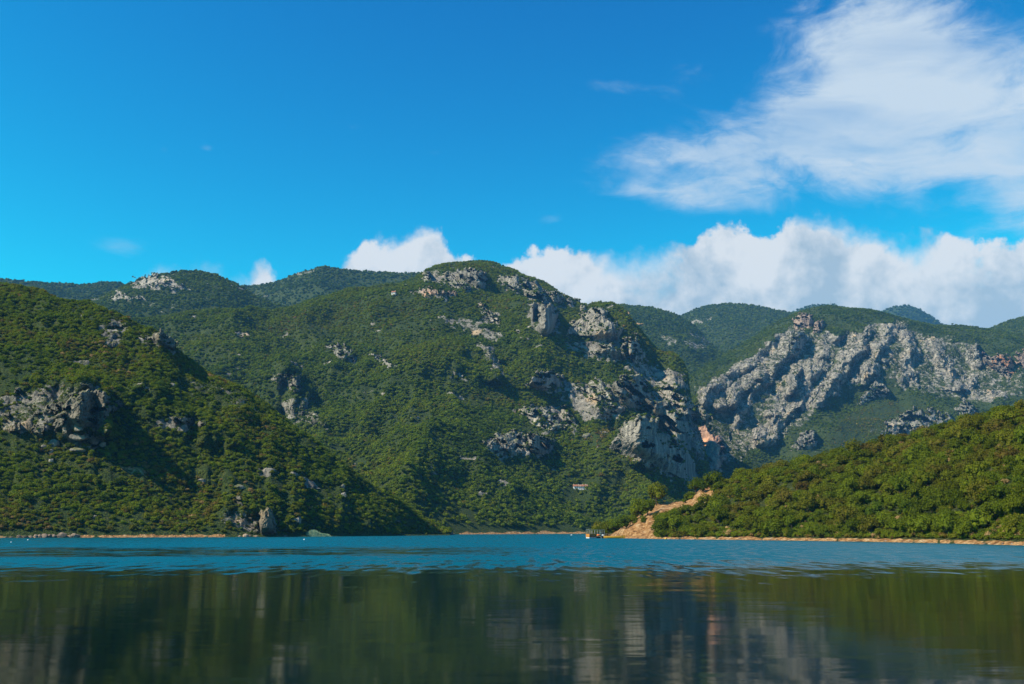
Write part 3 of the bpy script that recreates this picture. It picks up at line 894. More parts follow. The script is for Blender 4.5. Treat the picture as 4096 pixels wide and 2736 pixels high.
def crown_mesh(name, seed, lobes, nleaf, lsize, core=1, flat=0.8, base=0.35, spread=0.55, corescale=0.82, lo=0.05):
    """a leafy crown: several lobes, each a rough core wrapped in leaf clumps. unit: crown radius 1, ground at z=0"""
    r = np.random.default_rng(seed)
    Vs, Fs, off = [], [], 0
    cs = []
    for k in range(lobes):
        if k == 0:
            c = np.array([0, 0, base + 0.35])
            rad = 0.68
        else:
            a = r.random() * 6.283
            q = spread * (0.55 + 0.6 * r.random())
            c = np.array([math.cos(a) * q, math.sin(a) * q, base + (r.random() - 0.25) * 0.75])
            rad = 0.30 + 0.26 * r.random()
        cs.append((c, rad))
    tot = sum(rad * rad for _, rad in cs)
    iv, if_ = (ICO1 if core == 1 else ICO2)
    for c, rad in cs:
        V = iv * (1 + 0.28 * pnoise(iv * 2.3 + seed + c, seed)[:, None] + 0.12 * r.normal(size=(len(iv), 1)))
        V = V * rad * corescale * np.array([1, 1, flat]) + c
        Vs.append(V)
        Fs.append(np.c_[if_, if_[:, 2:3]] + off)
        off += len(V)
        n = max(6, int(nleaf * rad * rad / tot))
        d = r.normal(size=(n, 3))
        d[:, 2] = np.where(d[:, 2] < -0.3, -d[:, 2], d[:, 2])
        d /= np.linalg.norm(d, axis=1)[:, None]
        bumpy = 1 + 0.25 * pnoise(d * 2.0 + seed + c * 3, seed + 5)[:, None]
        C = d * rad * bumpy * (0.82 + 0.26 * r.random((n, 1))) * np.array([1, 1, flat]) + c
        keep = C[:, 2] > lo
        V, F = leaf_quads(C[keep], d[keep], lsize, r)
        Vs.append(V)
        Fs.append(F + off)
        off += len(V)
    V = np.concatenate(Vs)
    V[:, 2] = np.maximum(V[:, 2], -0.15)
    F = np.concatenate(Fs)
    me = bpy.data.meshes.new(name)
    tri = F[:, 2] == F[:, 3]
    faces = [tuple(f[:3]) if q else tuple(f) for f, q in zip(F.tolist(), tri)]
    me.from_pydata(V.tolist(), [], faces)
    me.update()
    return me


def trunk_mesh(name, seed, h=1.0, r0=0.09, limbs=4):
    r = np.random.default_rng(seed)
    Vs, Fs, off = [], [], 0

    def tube(path, rad):
        nonlocal off
        n = 6
        for k, (p, q) in enumerate(zip(path, rad)):
            for j in range(n):
                a = 6.283 * j / n
                Vs.append((p[0] + q * math.cos(a), p[1] + q * math.sin(a), p[2]))
        for k in range(len(path) - 1):
            for j in range(n):
                a, b = off + k * n + j, off + k * n + (j + 1) % n
                Fs.append((a, b, b + n, a + n))
        off += len(path) * n
    top = np.array([r.normal() * 0.08, r.normal() * 0.08, h])
    tube([np.array([0, 0, -0.25]), np.array([0.02, 0, 0.2 * h]), top * 0.55, top], [r0 * 1.3, r0, r0 * 0.7, r0 * 0.3])
    for k in range(limbs):
        a = 6.283 * (k + r.random()) / limbs
        s = top * (0.35 + 0.35 * r.random())
        e = s + np.array([math.cos(a) * 0.5, math.sin(a) * 0.5, 0.35 + 0.2 * r.random()])
        tube([s, (s + e) / 2 + np.array([0, 0, 0.05]), e], [r0 * 0.5, r0 * 0.35, r0 * 0.15])
    me = bpy.data.meshes.new(name)
    me.from_pydata(Vs, [], Fs)
    me.update()
    return me


def plant_set(name, metas, mat=None):
    col = bpy.data.collections.new(name)
    for me in metas:
        me.materials.append(mat or M_LEAF)
        col.objects.link(bpy.data.objects.new(me.name, me))
    return col


FAR_SET = plant_set("far_plants", [crown_mesh("far_bush_%d" % k, 100 + k, 4 + k % 3, 90, 0.20, 1, 0.9, 0.40, 0.55, 0.70) for k in range(6)])
MID_SET = plant_set("mid_plants", [crown_mesh("mid_bush_%d" % k, 200 + k, 5 + k % 3, 230, 0.13, 1, 0.85, 0.35, 0.58, 0.68) for k in range(6)])
NEAR_SET = plant_set("near_plants", [crown_mesh("near_bush_%d" % k, 300 + k, 8 + k % 3, 900, 0.078, 1, 0.9, 0.42, 0.62, 0.58) for k in range(6)], M_LEAFN)


def forest(name, label, cat, pts, scl, tint, col, seed=0):
    n = len(pts)
    r = np.random.default_rng(seed + 500)
    me = bpy.data.meshes.new(name)
    me.vertices.add(n)
    me.vertices.foreach_set("co", np.ascontiguousarray(pts, np.float32).ravel())
    me.update()
    sv = np.stack([scl * (0.85 + 0.35 * r.random(n)), scl * (0.85 + 0.35 * r.random(n)), scl * (0.62 + 0.48 * r.random(n))], 1)
    a = me.attributes.new("scl", 'FLOAT_VECTOR', 'POINT')
    a.data.foreach_set("vector", np.ascontiguousarray(sv, np.float32).ravel())
    a = me.attributes.new("rot", 'FLOAT_VECTOR', 'POINT')
    rv = np.stack([0.12 * r.normal(size=n), 0.12 * r.normal(size=n), r.random(n) * 6.283], 1)
    a.data.foreach_set("vector", np.ascontiguousarray(rv, np.float32).ravel())
    a = me.attributes.new("tint", 'FLOAT', 'POINT')
    a.data.foreach_set("value", np.ascontiguousarray(np.clip(tint, 0, 1), np.float32))
    o = link(name, me)
    me.materials.append(M_LEAF)
    ng = bpy.data.node_groups.new("scatter_" + name, 'GeometryNodeTree')
    ng.interface.new_socket("Geometry", in_out='INPUT', socket_type='NodeSocketGeometry')
    ng.interface.new_socket("Geometry", in_out='OUTPUT', socket_type='NodeSocketGeometry')
    gi = ng.nodes.new('NodeGroupInput')
    go = ng.nodes.new('NodeGroupOutput')
    ip = ng.nodes.new('GeometryNodeInstanceOnPoints')
    ci = ng.nodes.new('GeometryNodeCollectionInfo')
    ci.inputs['Collection'].default_value = col
    ci.inputs['Separate Children'].default_value = True
    ci.inputs['Reset Children'].default_value = True
    ip.inputs['Pick Instance'].default_value = True
    ri = ng.nodes.new('FunctionNodeRandomValue')
    ri.data_type = 'INT'
    for s in ri.inputs:
        if s.name == 'Max' and s.type == 'INT':
            s.default_value = len(col.objects) - 1
        if s.name == 'Min' and s.type == 'INT':
            s.default_value = 0
    for an, sock in (("scl", 'Scale'), ("rot", 'Rotation')):
        na = ng.nodes.new('GeometryNodeInputNamedAttribute')
        na.data_type = 'FLOAT_VECTOR'
        na.inputs['Name'].default_value = an
        ng.links.new(na.outputs[0], ip.inputs[sock])
    ng.links.new(gi.outputs[0], ip.inputs['Points'])
    ng.links.new(ci.outputs[0], ip.inputs['Instance'])
    ng.links.new([s for s in ri.outputs if s.type == 'INT'][0], ip.inputs['Instance Index'])
    ng.links.new(ip.outputs[0], go.inputs[0])
    md = o.modifiers.new("scatter", 'NODES')
    md.node_group = ng
    tag(o, label, cat, None, 'stuff')
    return o


def scatter(L, per_area, dens, seed, tmin=0.012, tmax=1.25):
    """random points over a hillside, weighted by area and the per-vertex density"""
    r = np.random.default_rng(seed)
    P = L['P'].reshape(-1, 3)
    F = L['F']
    a, b, c, d = (P[F[:, k]] for k in range(4))
    area = 0.5 * np.linalg.norm(np.cross(c - a, d - b), axis=1)
    # thin vertical walls should not collect more plants than their plan area suggests
    plan = 0.5 * np.abs(np.cross(c - a, d - b)[:, 2])
    w = (0.35 * area + 0.65 * plan) * dens[F].mean(1)
    t = L['T'][F].mean(1)
    w = w * (t > tmin) * (t < tmax) * (P[F].mean(1)[:, 2] > 0.45)
    n = int(w.sum() * per_area)
    ci = np.searchsorted(np.cumsum(w) / w.sum(), r.random(n))
    ci = np.minimum(ci, len(F) - 1)
    u, v = r.random((n, 1)), r.random((n, 1))
    pts = a[ci] * (1 - u) * (1 - v) + b[ci] * u * (1 - v) + c[ci] * u * v + d[ci] * (1 - u) * v
    return pts, L['rock'][F[ci, 0]], L['bare'][F[ci, 0]], r


CLEAR = [("mountain_central", 2326, 1949, 32, 8), ("mountain_central", 1575, 1172, 9, 8), ("mountain_central", 1930, 2112, 46, 10), ("mountain_central", 1985, 2116, 44, 7),
         ("hillside_west", 1264, 2138, 50, 12)]


def cover(L, label, per_area, size, col, seed, tint0=0.33, tintv=0.22, rock_keep=0.12, lam=60, extra=None, tintp=(), cat="woodland", name=None):
    dens = (1 - (1 - rock_keep) * sstep(L['rock'], 0.30, 0.62)) * (1 - 0.97 * sstep(L['bare'], 0.3, 0.6))
    if extra is not None:
        dens = dens * extra(L)
    pts, rk, br, r = scatter(L, per_area, dens, seed)
    qx, qy = proj(pts)
    keep = np.ones(len(pts), bool)
    for (nm, x, y, a, b) in CLEAR:
        if nm == L['name']:
            keep &= ((qx - x) / a) ** 2 + ((qy - y) / b) ** 2 > 1
    pts, rk = pts[keep], rk[keep]
    n1 = fbm(pts / lam, 3, seed + 3)
    n2 = fbm(pts / 13.0, 2, seed + 4)
    big = 0.62 + 0.55 * r.random(len(pts)) ** 1.5 + 0.35 * np.clip(n2, -0.5, 1)
    scl = size * big * (1 - 0.45 * (rk > 0.35))
    tint = tint0 + tintv * n1 + 0.13 * r.normal(size=len(pts)) - 0.08 * (rk > 0.35)
    for (poly, dt, ks) in tintp:                      # stands of a lighter, lower kind of scrub
        w = sstep(poly_sd(qx[keep], qy[keep], poly), -10, 25)
        tint = tint + dt * w
        scl = scl * (1 + (ks - 1) * w)
    pts = pts - np.array([0, 0, 1.0]) * (scl * 0.18)[:, None]
    forest(name or ("woodland_" + L['name']), label, cat, pts, scl, tint, col, seed)
    return len(pts)


cnt = {}
cnt['A'] = cover(hillA, "dense green scrub covering the left hillside", 0.46, 1.5, MID_SET, 901, 0.54, 0.28, 0.16, 45, tintp=[([(-100, 1760), (450, 1820), (900, 1880), (1500, 2060), (1500, 2150), (-100, 2180)], 0.10, 0.92), ([(330, 1420), (560, 1480), (640, 1560), (430, 1520)], 0.14, 0.85)], extra=lambda L: 0.30 + 0.70 * sstep(fbm(L['P'].reshape(-1, 3) / 26, 3, 61), -0.42, -0.10))
cnt['C'] = cover(hillC, "green woodland covering the central mountain", 0.175, 2.25, FAR_SET, 902, 0.44, 0.24, 0.16, 110, extra=lambda L: 0.30 + 0.70 * sstep(fbm(L['P'].reshape(-1, 3) / 48, 3, 62), -0.42, -0.10), tintp=[([(900, 1240), (1700, 1180), (1900, 1400), (1700, 1480), (1300, 1340), (950, 1330)], 0.10, 0.85), ([(1500, 1650), (2300, 1650), (2250, 1850), (1900, 1900), (1500, 1780)], -0.12, 0.9), ([(2330, 1760), (2440, 1680), (2500, 1690), (2400, 1800)], 0.3, 0.6), ([(1880, 1540), (2150, 1580), (2100, 1640), (1850, 1620)], 0.2, 0.8)])
cnt['M'] = cover(MAS, "dark shrubs and woodland on the craggy right mountain", 0.11, 2.2, FAR_SET, 903, 0.26, 0.2, 0.5, 120, extra=lambda L: 0.25 + 1.5 * sstep(fbm(L['P'].reshape(-1, 3) / 38.0, 3, 5), -0.15, 0.35), tintp=[([(3260, 1800), (3400, 1640), (3540, 1590), (3700, 1620), (3850, 1690), (3600, 1720), (3400, 1800)], 0.42, 0.7), ([(2790, 1530), (3000, 1400), (3100, 1330), (3060, 1400), (2900, 1490), (2820, 1560)], 0.22, 0.75)])
cnt['B1'] = cover(B1, "woodland on the rocky-capped hill", 0.08, 2.8, FAR_SET, 904, 0.30, 0.2, 0.15, 150)
cnt['B2'] = cover(B2, "dark woodland on the ridge behind the left slopes", 0.034, 3.8, FAR_SET, 905, 0.24, 0.15, 0.2, 200)
cnt['D1'] = cover(D1, "woodland on the scarred hill behind the central peak", 0.05, 3.2, FAR_SET, 906, 0.26, 0.15, 0.2, 200)
cnt['D2'] = cover(D2, "woodland on the rounded hill in the far gap", 0.034, 3.8, FAR_SET, 907, 0.28, 0.15, 0.2, 200)
cnt['E1'] = cover(E1, "woodland on the hazy blue tops", 0.0075, 7.0, FAR_SET, 908, 0.2, 0.15, 0.2, 400)
cnt['R1'] = cover(R1, "woodland on the smooth hill at the far right edge", 0.05, 3.2, FAR_SET, 909, 0.30, 0.15, 0.2, 200)
print("plants", cnt)


# ------------------------------------------------------------------ haze
def build_haze():
    m, t, g = material("haze_air")
    pv = g.n('ShaderNodeVolumePrincipled')
    pv.inputs['Color'].default_value = (0.14, 0.48, 1.0, 1)
    pv.inputs['Density'].default_value = 0.000062
    pv.inputs['Anisotropy'].default_value = 0.0
    o = g.n('ShaderNodeOutputMaterial')
    t.links.new(pv.outputs[0], o.inputs['Volume'])
    x0, x1, y0, y1, z0, z1 = -2700, 3700, -350, 5400, -16, 1040
    V = np.array([(x, y, z) for z in (z0, z1) for y in (y0, y1) for x in (x0, x1)], float)
    F = np.array([[0, 2, 3, 1], [4, 5, 7, 6], [0, 1, 5, 4], [2, 6, 7, 3], [0, 4, 6, 2], [1, 3, 7, 5]])
    me = new_mesh("haze", V, F, False)
    tag(link("haze", me, m), "thin blue haze filling the air over the lake and mountains", "haze", None, 'stuff')


build_haze()

# ------------------------------------------------------------------ cliffs and rocks standing out of the slopes
CRAG_PTS = []


CELL = 5.0


def depth_raster(L):
    """distance of the hillside as seen in each cell of the photograph"""
    if 'ras' in L:
        return L['ras']
    ok = L['front'] & (L['T'] >= 0)
    x, y, D = L['px'][ok], L['py'][ok], L['P'].reshape(-1, 3)[ok, 1]
    x0, y0 = x.min(), y.min()
    nx, ny = int((x.max() - x0) / CELL) + 2, int((y.max() - y0) / CELL) + 2
    R = np.full(nx * ny, 1e9)
    np.minimum.at(R, ((y - y0) / CELL).astype(int) * nx + ((x - x0) / CELL).astype(int), D)
    R = R.reshape(ny, nx)
    for _ in range(6):                                 # fill the holes
        hole = R > 1e8
        if not hole.any():
            break
        S = np.pad(R, 1, constant_values=1e9)
        nb = np.stack([S[:-2, 1:-1], S[2:, 1:-1], S[1:-1, :-2], S[1:-1, 2:]])
        w = nb < 1e8
        R = np.where(hole & w.any(0), (nb * w).sum(0) / np.maximum(w.sum(0), 1), R)
    # carry the crest depth upwards above the skyline
    for k in range(R.shape[0] - 2, -1, -1):
        R[k] = np.where(R[k] > 1e8, R[k + 1], R[k])
    L['ras'] = (R, x0, y0)
    return L['ras']


def terr_depth(L, px, py):
    R, x0, y0 = depth_raster(L)
    fx = np.clip((px - x0) / CELL - 0.5, 0, R.shape[1] - 1.001)
    fy = np.clip((py - y0) / CELL - 0.5, 0, R.shape[0] - 1.001)
    i, j = fx.astype(int), fy.astype(int)
    u, v = fx - i, fy - j
    return R[j, i] * (1 - u) * (1 - v) + R[j, i + 1] * u * (1 - v) + R[j + 1, i] * (1 - u) * v + R[j + 1, i + 1] * u * v


def crag(L, poly, yaw, label, frac=0.5, thick=6.0, ridge=None, wedge=0.0, mat=None, amp=1.0, name="rock_cliff", cat="cliff", seed=None, lam=None, tufts=0.05, push=1.5, gaps=0.22):
    """a cliff growing out of a hillside: its foot follows the slope, the face rises more steeply than the slope behind it"""
    poly = np.asarray(poly, float)
    if seed is None:
        seed = int(poly.sum()) % 9973
    if L is hillA and mat is None:
        mat = M_ROCKD
    wpx, hpx = np.ptp(poly[:, 0]), np.ptp(poly[:, 1])
    size = max(wpx, hpx)
    m = 0.05 * size + 3.0
    step = max(size / 90.0, 1.6)
    gx = np.arange(poly[:, 0].min() - 2 * m, poly[:, 0].max() + 2 * m + step, step)
    gy = np.arange(poly[:, 1].min() - 2 * m, poly[:, 1].max() + 2 * m + step, step)
    X, Y = np.meshgrid(gx, gy, indexing='xy')
    px, py = X.ravel(), Y.ravel()
    # foot of the face in every column
    n = len(poly)
    foot = np.full(len(gx), -1e9)
    head = np.full(len(gx), 1e9)
    for k in range(n):
        a, b = poly[k], poly[(k + 1) % n]
        if abs(b[0] - a[0]) < 1e-6:
            continue
        t = (gx - a[0]) / (b[0] - a[0])
        ok = (t >= 0) & (t <= 1)
        yy = a[1] + t * (b[1] - a[1])
        foot = np.where(ok, np.maximum(foot, yy), foot)
        head = np.where(ok, np.minimum(head, yy), head)
    good = foot > -1e8
    foot = np.interp(gx, gx[good], foot[good])
    head = np.interp(gx, gx[good], head[good])
    foot = smooth1(foot, max(1, len(gx) // 14))
    Df = smooth1(terr_depth(L, gx, foot), max(1, len(gx) // 8))
    Dt = terr_depth(L, px, py)
    col = np.tile(np.arange(len(gx)), len(gy))
    Dm = float(np.median(Df))
    sc = Dm / FPX
    v = np.clip((foot[col] - py) / max(hpx * 0.30, 4.0), 0, 1)
    v = v * v * (3 - 2 * v)
    s = (px - poly[:, 0].mean()) * sc
    tz = (poly[:, 1].max() - py) * sc
    lam = lam or max(size * sc / 7.0, 2.0)
    q3 = np.stack([s / lam * 0.8, tz / lam * 0.8, np.full(len(s), seed * 0.173)], 1)
    sd0 = poly_sd(px, py, poly)
    sd = sd0 + m * 1.6 * fbm(q3 * 1.3, 4, seed)
    if gaps:                                           # ledges and pockets where scrub has taken over
        gp_ = fbm(np.stack([s / lam * 0.75 + 0.5 * tz / lam, tz / lam * 1.1, np.full(len(s), seed * 0.37)], 1), 4, seed + 61)
        sd = np.minimum(sd, (gp_ + gaps) * m * 5.0)
    wq = q3.copy()
    wq[:, 0] += 0.35 * pnoise(q3 * 0.6 + 5.1, seed + 2)
    wq[:, 1] *= 0.58
    r1 = ridged(wq, 4, seed + 7, 0.55) - 0.6
    r3 = ridged(wq * np.array([2.3, 1.9, 1.0]) + 3.7, 3, seed + 19, 0.6) - 0.6
    r2 = fbm(q3 * np.array([3.2, 2.2, 1.0]), 3, seed + 11)
    ledge = np.abs(((tz / lam * 0.55 + 0.5 * pnoise(q3 * 0.7, seed + 13)) % 1.0) - 0.5) - 0.25
    cw = s + 0.4 * lam * pnoise(q3 * 1.7, seed + 41)
    blk = 0.55 * cells(cw / (lam * 0.8), tz / (lam * 1.15), seed + 43) + 0.34 * cells(cw / (lam * 0.32), tz / (lam * 0.45), seed + 44)
    rel = amp * lam * (0.62 * blk + 0.6 * (0.5 * r1 + 0.45 * r3 + 0.34 * r2 + 0.16 * ledge))
    out = thick * 0.5 * v + rel * (0.35 + 0.65 * v) + push * v
    out = out - math.tan(math.radians(max(-50, min(50, yaw)))) * s * v
    if ridge is not None:
        s0, s1 = poly[:, 0].min(), poly[:, 0].max()
        if isinstance(ridge, (int, float)):
            sr = np.full(len(px), s0 + ridge * (s1 - s0))
        else:
            rl = np.array(sorted([(y, x) for (x, y) in ridge]))
            sr = np.interp(py, rl[:, 0], rl[:, 1])
        sr = sr + lam / sc * 0.35 * pnoise(q3 * 1.4, seed + 17)
        k = np.where(px < sr, (px - s0) / np.maximum(sr - s0, 2), (s1 - px) / np.maximum(s1 - sr, 2))
        out = out + wedge * np.clip(k, 0, 1) * v
    Dface = Df[col] + frac * (Dt - Df[col]) - out
    Dface = np.minimum(Dface, Dt + 1.5 - 1.5 * v)
    e = sstep(sd, -0.55 * m, 0.25 * m)
    D = Dface * e + (Dt + 3.0 + 0.02 * size * sc * 6) * (1 - e)
    u_, v_ = (px - CX) / FPX, (CY - py) / FPX
    P = np.stack([u_ / (CT - v_ * ST) * D, D, CAMH + (ST + v_ * CT) / (CT - v_ * ST) * D], 1)
    nr, nc = X.shape
    idx = np.arange(nr * nc).reshape(nr, nc)
    F = np.stack([idx[1:, :-1].ravel(), idx[1:, 1:].ravel(), idx[:-1, 1:].ravel(), idx[:-1, :-1].ravel()], 1)
    F = F[(sd[F] > -0.9 * m).all(1)]
    used = np.unique(F)
    remap = -np.ones(nr * nc, int)
    remap[used] = np.arange(len(used))
    base = P[used].mean(0)
    base[2] = P[used][:, 2].min()
    me = new_mesh(name, P[used] - base, remap[F], False)
    o = link(name, me, mat or M_ROCK, None, base.tolist())
    tag(o, label, cat)
    if tufts:
        rr = np.random.default_rng(seed)
        inside = np.where(sd > 0.3 * m)[0]
        if len(inside):
            gv = (0.5 * r1 + 0.42 * r3)[inside]
            cand = inside[gv < np.percentile(gv, 45)]
            k = min(len(cand), int(wpx * hpx * sc * sc * 0.5 * tufts) + 1)
            for i in rr.choice(cand, k, replace=False):
                CRAG_PTS.append((*P[i], L['name']))
            rim = np.where((sd > -0.5 * m) & (sd < 0.35 * m) & (sd0 > -m))[0]
            k = min(len(rim), int(len(rim) * step * step * sc * sc * 0.16))
            for i in rr.choice(rim, k, replace=False):
                CRAG_PTS.append((*P[i], L['name']))
    return o


def boulder(L, px, py, wpx, hpx, label, mat=None, name="boulder", cat="rock", depth=0.8, seed=None, P=None, group=None, sharp=1.0):
    seed = seed if seed is not None else int(px * 7 + py) % 9999
    p = find(L, px, py) if P is None else np.asarray(P, float)
    sc = p[1] / FPX
    w, h = wpx * sc * 0.5, hpx * sc
    V, F = ICO3
    d = 1 + sharp * (0.30 * fbm(V * 1.1 + seed, 3, seed) + 0.10 * fbm(V * 3.1 + seed, 2, seed + 3))
    V = V * d[:, None]
    # facets: clip by a few random planes
    rr = np.random.default_rng(seed)
    for k in range(7):
        nn = rr.normal(size=3)
        nn /= np.linalg.norm(nn)
        c = 0.62 + 0.22 * rr.random()
        e = V @ nn - c
        V = V - np.where(e > 0, e, 0)[:, None] * nn * 0.85
    V = V * np.array([w * 1.15, w * depth, h * 0.8]) + np.array([0, 0, h * 0.32])
    me = new_mesh(name, V, F, False)
    o = link(name, me, mat or M_ROCK, None, (p - np.array([0, 0, h * 0.05])).tolist())
    tag(o, label, cat, group)
    return o


A_, C_, M_, B_ = hillA, hillC, MAS, B1
# central mountain
crag(C_, [(2256, 1345), (2268, 1311), (2302, 1274), (2336, 1238), (2367, 1224), (2404, 1236), (2431, 1264), (2466, 1294), (2492, 1325), (2479, 1369), (2411, 1366), (2357, 1369), (2309, 1359)], -16,
     "broad triangular grey cliff face high on the central mountain's right shoulder", 0.30, 7, ridge=[(2400, 1230), (2440, 1370)], wedge=10, amp=0.8, lam=12, gaps=0.42)
crag(C_, [(2227, 1369), (2254, 1369), (2285, 1388), (2326, 1390), (2353, 1398), (2394, 1379), (2431, 1373), (2476, 1376), (2506, 1345), (2513, 1359), (2513, 1444), (2479, 1441), (2431, 1427), (2387, 1436), (2339, 1427), (2295, 1410), (2258, 1400)], -22,
     "long low grey cliff band just below the triangular cliff face", 0.45, 6, amp=0.7, tufts=0.03)
crag(C_, [(2508, 1350), (2547, 1338), (2564, 1390), (2604, 1441), (2570, 1460), (2513, 1446)], 48,
     "shaded blue-grey cliff end at the right of the long low cliff band", 0.02, 6, amp=0.5, push=1)
crag(C_, [(2152, 1277), (2162, 1228), (2173, 1217), (2207, 1219), (2230, 1270), (2224, 1311), (2190, 1350), (2162, 1349), (2145, 1318)], 10,
     "tall blade of rock with sunlit left edge and dark right side below the skyline cliffs", 0.05, 8, ridge=[(2178, 1218), (2186, 1350)], wedge=15, amp=0.5, tufts=0.0, push=2, gaps=0)
crag(C_, [(2118, 1240), (2135, 1212), (2149, 1226), (2140, 1243), (2140, 1281), (2128, 1293), (2119, 1270)], -20,
     "small slim rock pinnacle beside the tall rock blade", 0.2, 4, amp=0.6, tufts=0, name="rock_pinnacle", cat="pinnacle", push=4, gaps=0)
crag(C_, [(1989, 1107), (2029, 1101), (2091, 1116), (2145, 1128), (2173, 1166), (2193, 1202), (2159, 1209), (2118, 1199), (2091, 1175), (2047, 1168), (2023, 1151)], -32,
     "ribbed pale cliff along the skyline right of the summit", 0.25, 7, amp=0.65, lam=14)
crag(C_, [(2190, 1170), (2217, 1165), (2268, 1192), (2312, 1205), (2288, 1226), (2254, 1211), (2213, 1221)], 0,
     "broken grey cliff at the lower end of the skyline cliffs", 0.3, 5, amp=0.8)
crag(C_, [(1831, 1083), (1872, 1078), (1926, 1083), (1947, 1101), (1944, 1163), (1914, 1157), (1866, 1125), (1834, 1113)], 36,
     "dark overhanging cliff right under the wooded summit", 0.02, 8, ridge=0.93, wedge=8, amp=0.45, tufts=0, push=1)
crag(C_, [(1683, 1122), (1698, 1096), (1713, 1084), (1724, 1131), (1700, 1136)], -34, "pale cliff corner at the left end of the summit rocks", 0.3, 5, amp=0.6)
crag(C_, [(1741, 1127), (1795, 1103), (1837, 1117), (1884, 1152), (1870, 1165), (1837, 1161), (1753, 1139)], -28, "sloping pale rock slab below the summit cliff", 0.75, 4, amp=0.6, tufts=0.05)
crag(C_, [(1646, 1169), (1690, 1152), (1717, 1149), (1819, 1173), (1825, 1187), (1753, 1181), (1682, 1193)], -20, "pinkish broken rocks left of the summit cliffs near the white house", 0.75, 3, amp=0.7, mat=M_ROCKP, tufts=0.06)
crag(C_, [(2111, 1545), (2130, 1510), (2145, 1495), (2193, 1480), (2244, 1499), (2256, 1572), (2227, 1579), (2173, 1569), (2132, 1555)], 38,
     "dark blue-grey crag standing alone in the trees on the central mountain", 0.02, 6, ridge=0.13, wedge=9, amp=0.5, tufts=0.004, push=1)
crag(C_, [(1905, 1222), (1935, 1218), (1960, 1250), (1995, 1265), (2000, 1310), (1965, 1295), (1925, 1270)], -8, "patchy pale rocks on the slope below the summit cliff", 0.75, 3, amp=0.8, tufts=0.06)
crag(C_, [(2062, 1322), (2078, 1318), (2083, 1340), (2072, 1338), (2060, 1334)], -15, "small pale pointed rock among trees left of the rock blade", 0.3, 2.5, amp=0.5, tufts=0)
crag(C_, [(1300, 1390), (1330, 1376), (1380, 1390), (1407, 1405), (1431, 1455), (1400, 1450), (1360, 1441)], 4, "short brownish-grey cliff on the slope left of the summit", 0.5, 3, ridge=0.8, wedge=4, amp=0.8, push=0.8, tufts=0.05)
crag(C_, [(1473, 1417), (1550, 1438), (1590, 1462), (1555, 1474), (1500, 1445)], -5, "thin broken rock outcrop right of the short brownish cliff", 0.6, 3, amp=0.7, tufts=0.05)
crag(C_, [(2053, 1648), (2087, 1627), (2155, 1622), (2210, 1650), (2270, 1720), (2207, 1733), (2172, 1712), (2113, 1682), (2075, 1662)], -12, "rugged grey rock slope in the lower woods of the central mountain", 0.6, 5, amp=0.8, tufts=0.06)
crag(C_, [(2235, 1628), (2262, 1630), (2300, 1680), (2332, 1735), (2290, 1742), (2262, 1715)], 10, "narrow rock rib right of the rugged grey rock slope", 0.5, 5, amp=0.8, tufts=0.05)
crag(C_, [(1940, 1772), (1994, 1735), (2049, 1729), (2100, 1740), (2110, 1800), (2090, 1826), (2019, 1827), (1977, 1822), (1938, 1797)], -10, "sunlit rock outcrop in the lower woods above the far shore", 0.5, 5, amp=0.8, tufts=0.05)
crag(C_, [(2110, 1742), (2150, 1737), (2219, 1752), (2234, 1788), (2210, 1824), (2140, 1824), (2112, 1800)], 44, "shaded cliff joined to the right of the sunlit lower outcrop", 0.02, 6, amp=0.45, tufts=0.01, push=1)
crag(C_, [(2439, 1786), (2488, 1729), (2518, 1695), (2556, 1678), (2600, 1685), (2624, 1690), (2679, 1754), (2730, 1814), (2773, 1869), (2800, 1912), (2745, 1930), (2688, 1910), (2624, 1876), (2564, 1846), (2513, 1831), (2466, 1814)], 26,
     "great fin of rock with a pale left edge and dark shaded flank above the gorge", 0.03, 9, ridge=[(2556, 1680), (2545, 1745), (2540, 1790), (2558, 1842)], wedge=26, amp=0.75, lam=12, tufts=0.012, push=2, gaps=0.62)
crag(C_, [(2300, 1560), (2345, 1530), (2400, 1520), (2440, 1545), (2455, 1610), (2490, 1650), (2430, 1690), (2370, 1680), (2400, 1620), (2340, 1590)], -20, "yellowish grassy rock rib leading up from the fin of rock", 0.7, 4, amp=0.8, tufts=0.07, mat=M_ROCK)
crag(C_, [(2455, 1545), (2490, 1510), (2560, 1500), (2600, 1560), (2640, 1640), (2590, 1660), (2520, 1640), (2465, 1600)], 48, "dark blue shaded cliff above the fin of rock", 0.05, 6, amp=0.5, tufts=0.01, push=1)
crag(C_, [(2637, 1560), (2660, 1530), (2688, 1540), (2730, 1576), (2773, 1630), (2838, 1662), (2832, 1720), (2807, 1710), (2752, 1690), (2709, 1654), (2667, 1605)], -30, "sunlit speckled cliff at the left mouth of the gorge", 0.35, 6, amp=0.6, tufts=0.015)
crag(C_, [(2565, 1600), (2645, 1600), (2709, 1660), (2773, 1733), (2822, 1806), (2815, 1840), (2730, 1790), (2667, 1730), (2590, 1660)], 46, "long shaded rock wall sloping down into the gorge", 0.1, 4, amp=0.4, tufts=0.004, push=1)
crag(C_, [(1085, 1520), (1110, 1497), (1150, 1502), (1195, 1495), (1200, 1575), (1175, 1580), (1150, 1550), (1110, 1545)], 0, "grey cliff with a deep shadow on its right between the left hill and the mountain", 0.45, 3, ridge=0.85, wedge=5, amp=0.9, push=1, tufts=0.06, mat=M_ROCKD)
crag(C_, [(1110, 1620), (1160, 1605), (1230, 1640), (1285, 1695), (1240, 1705), (1180, 1670)], -6, "broad broken rock field at the foot of the shadowed gully", 0.9, 1.5, amp=0.6, tufts=0.12, push=0.3, mat=M_ROCKD)
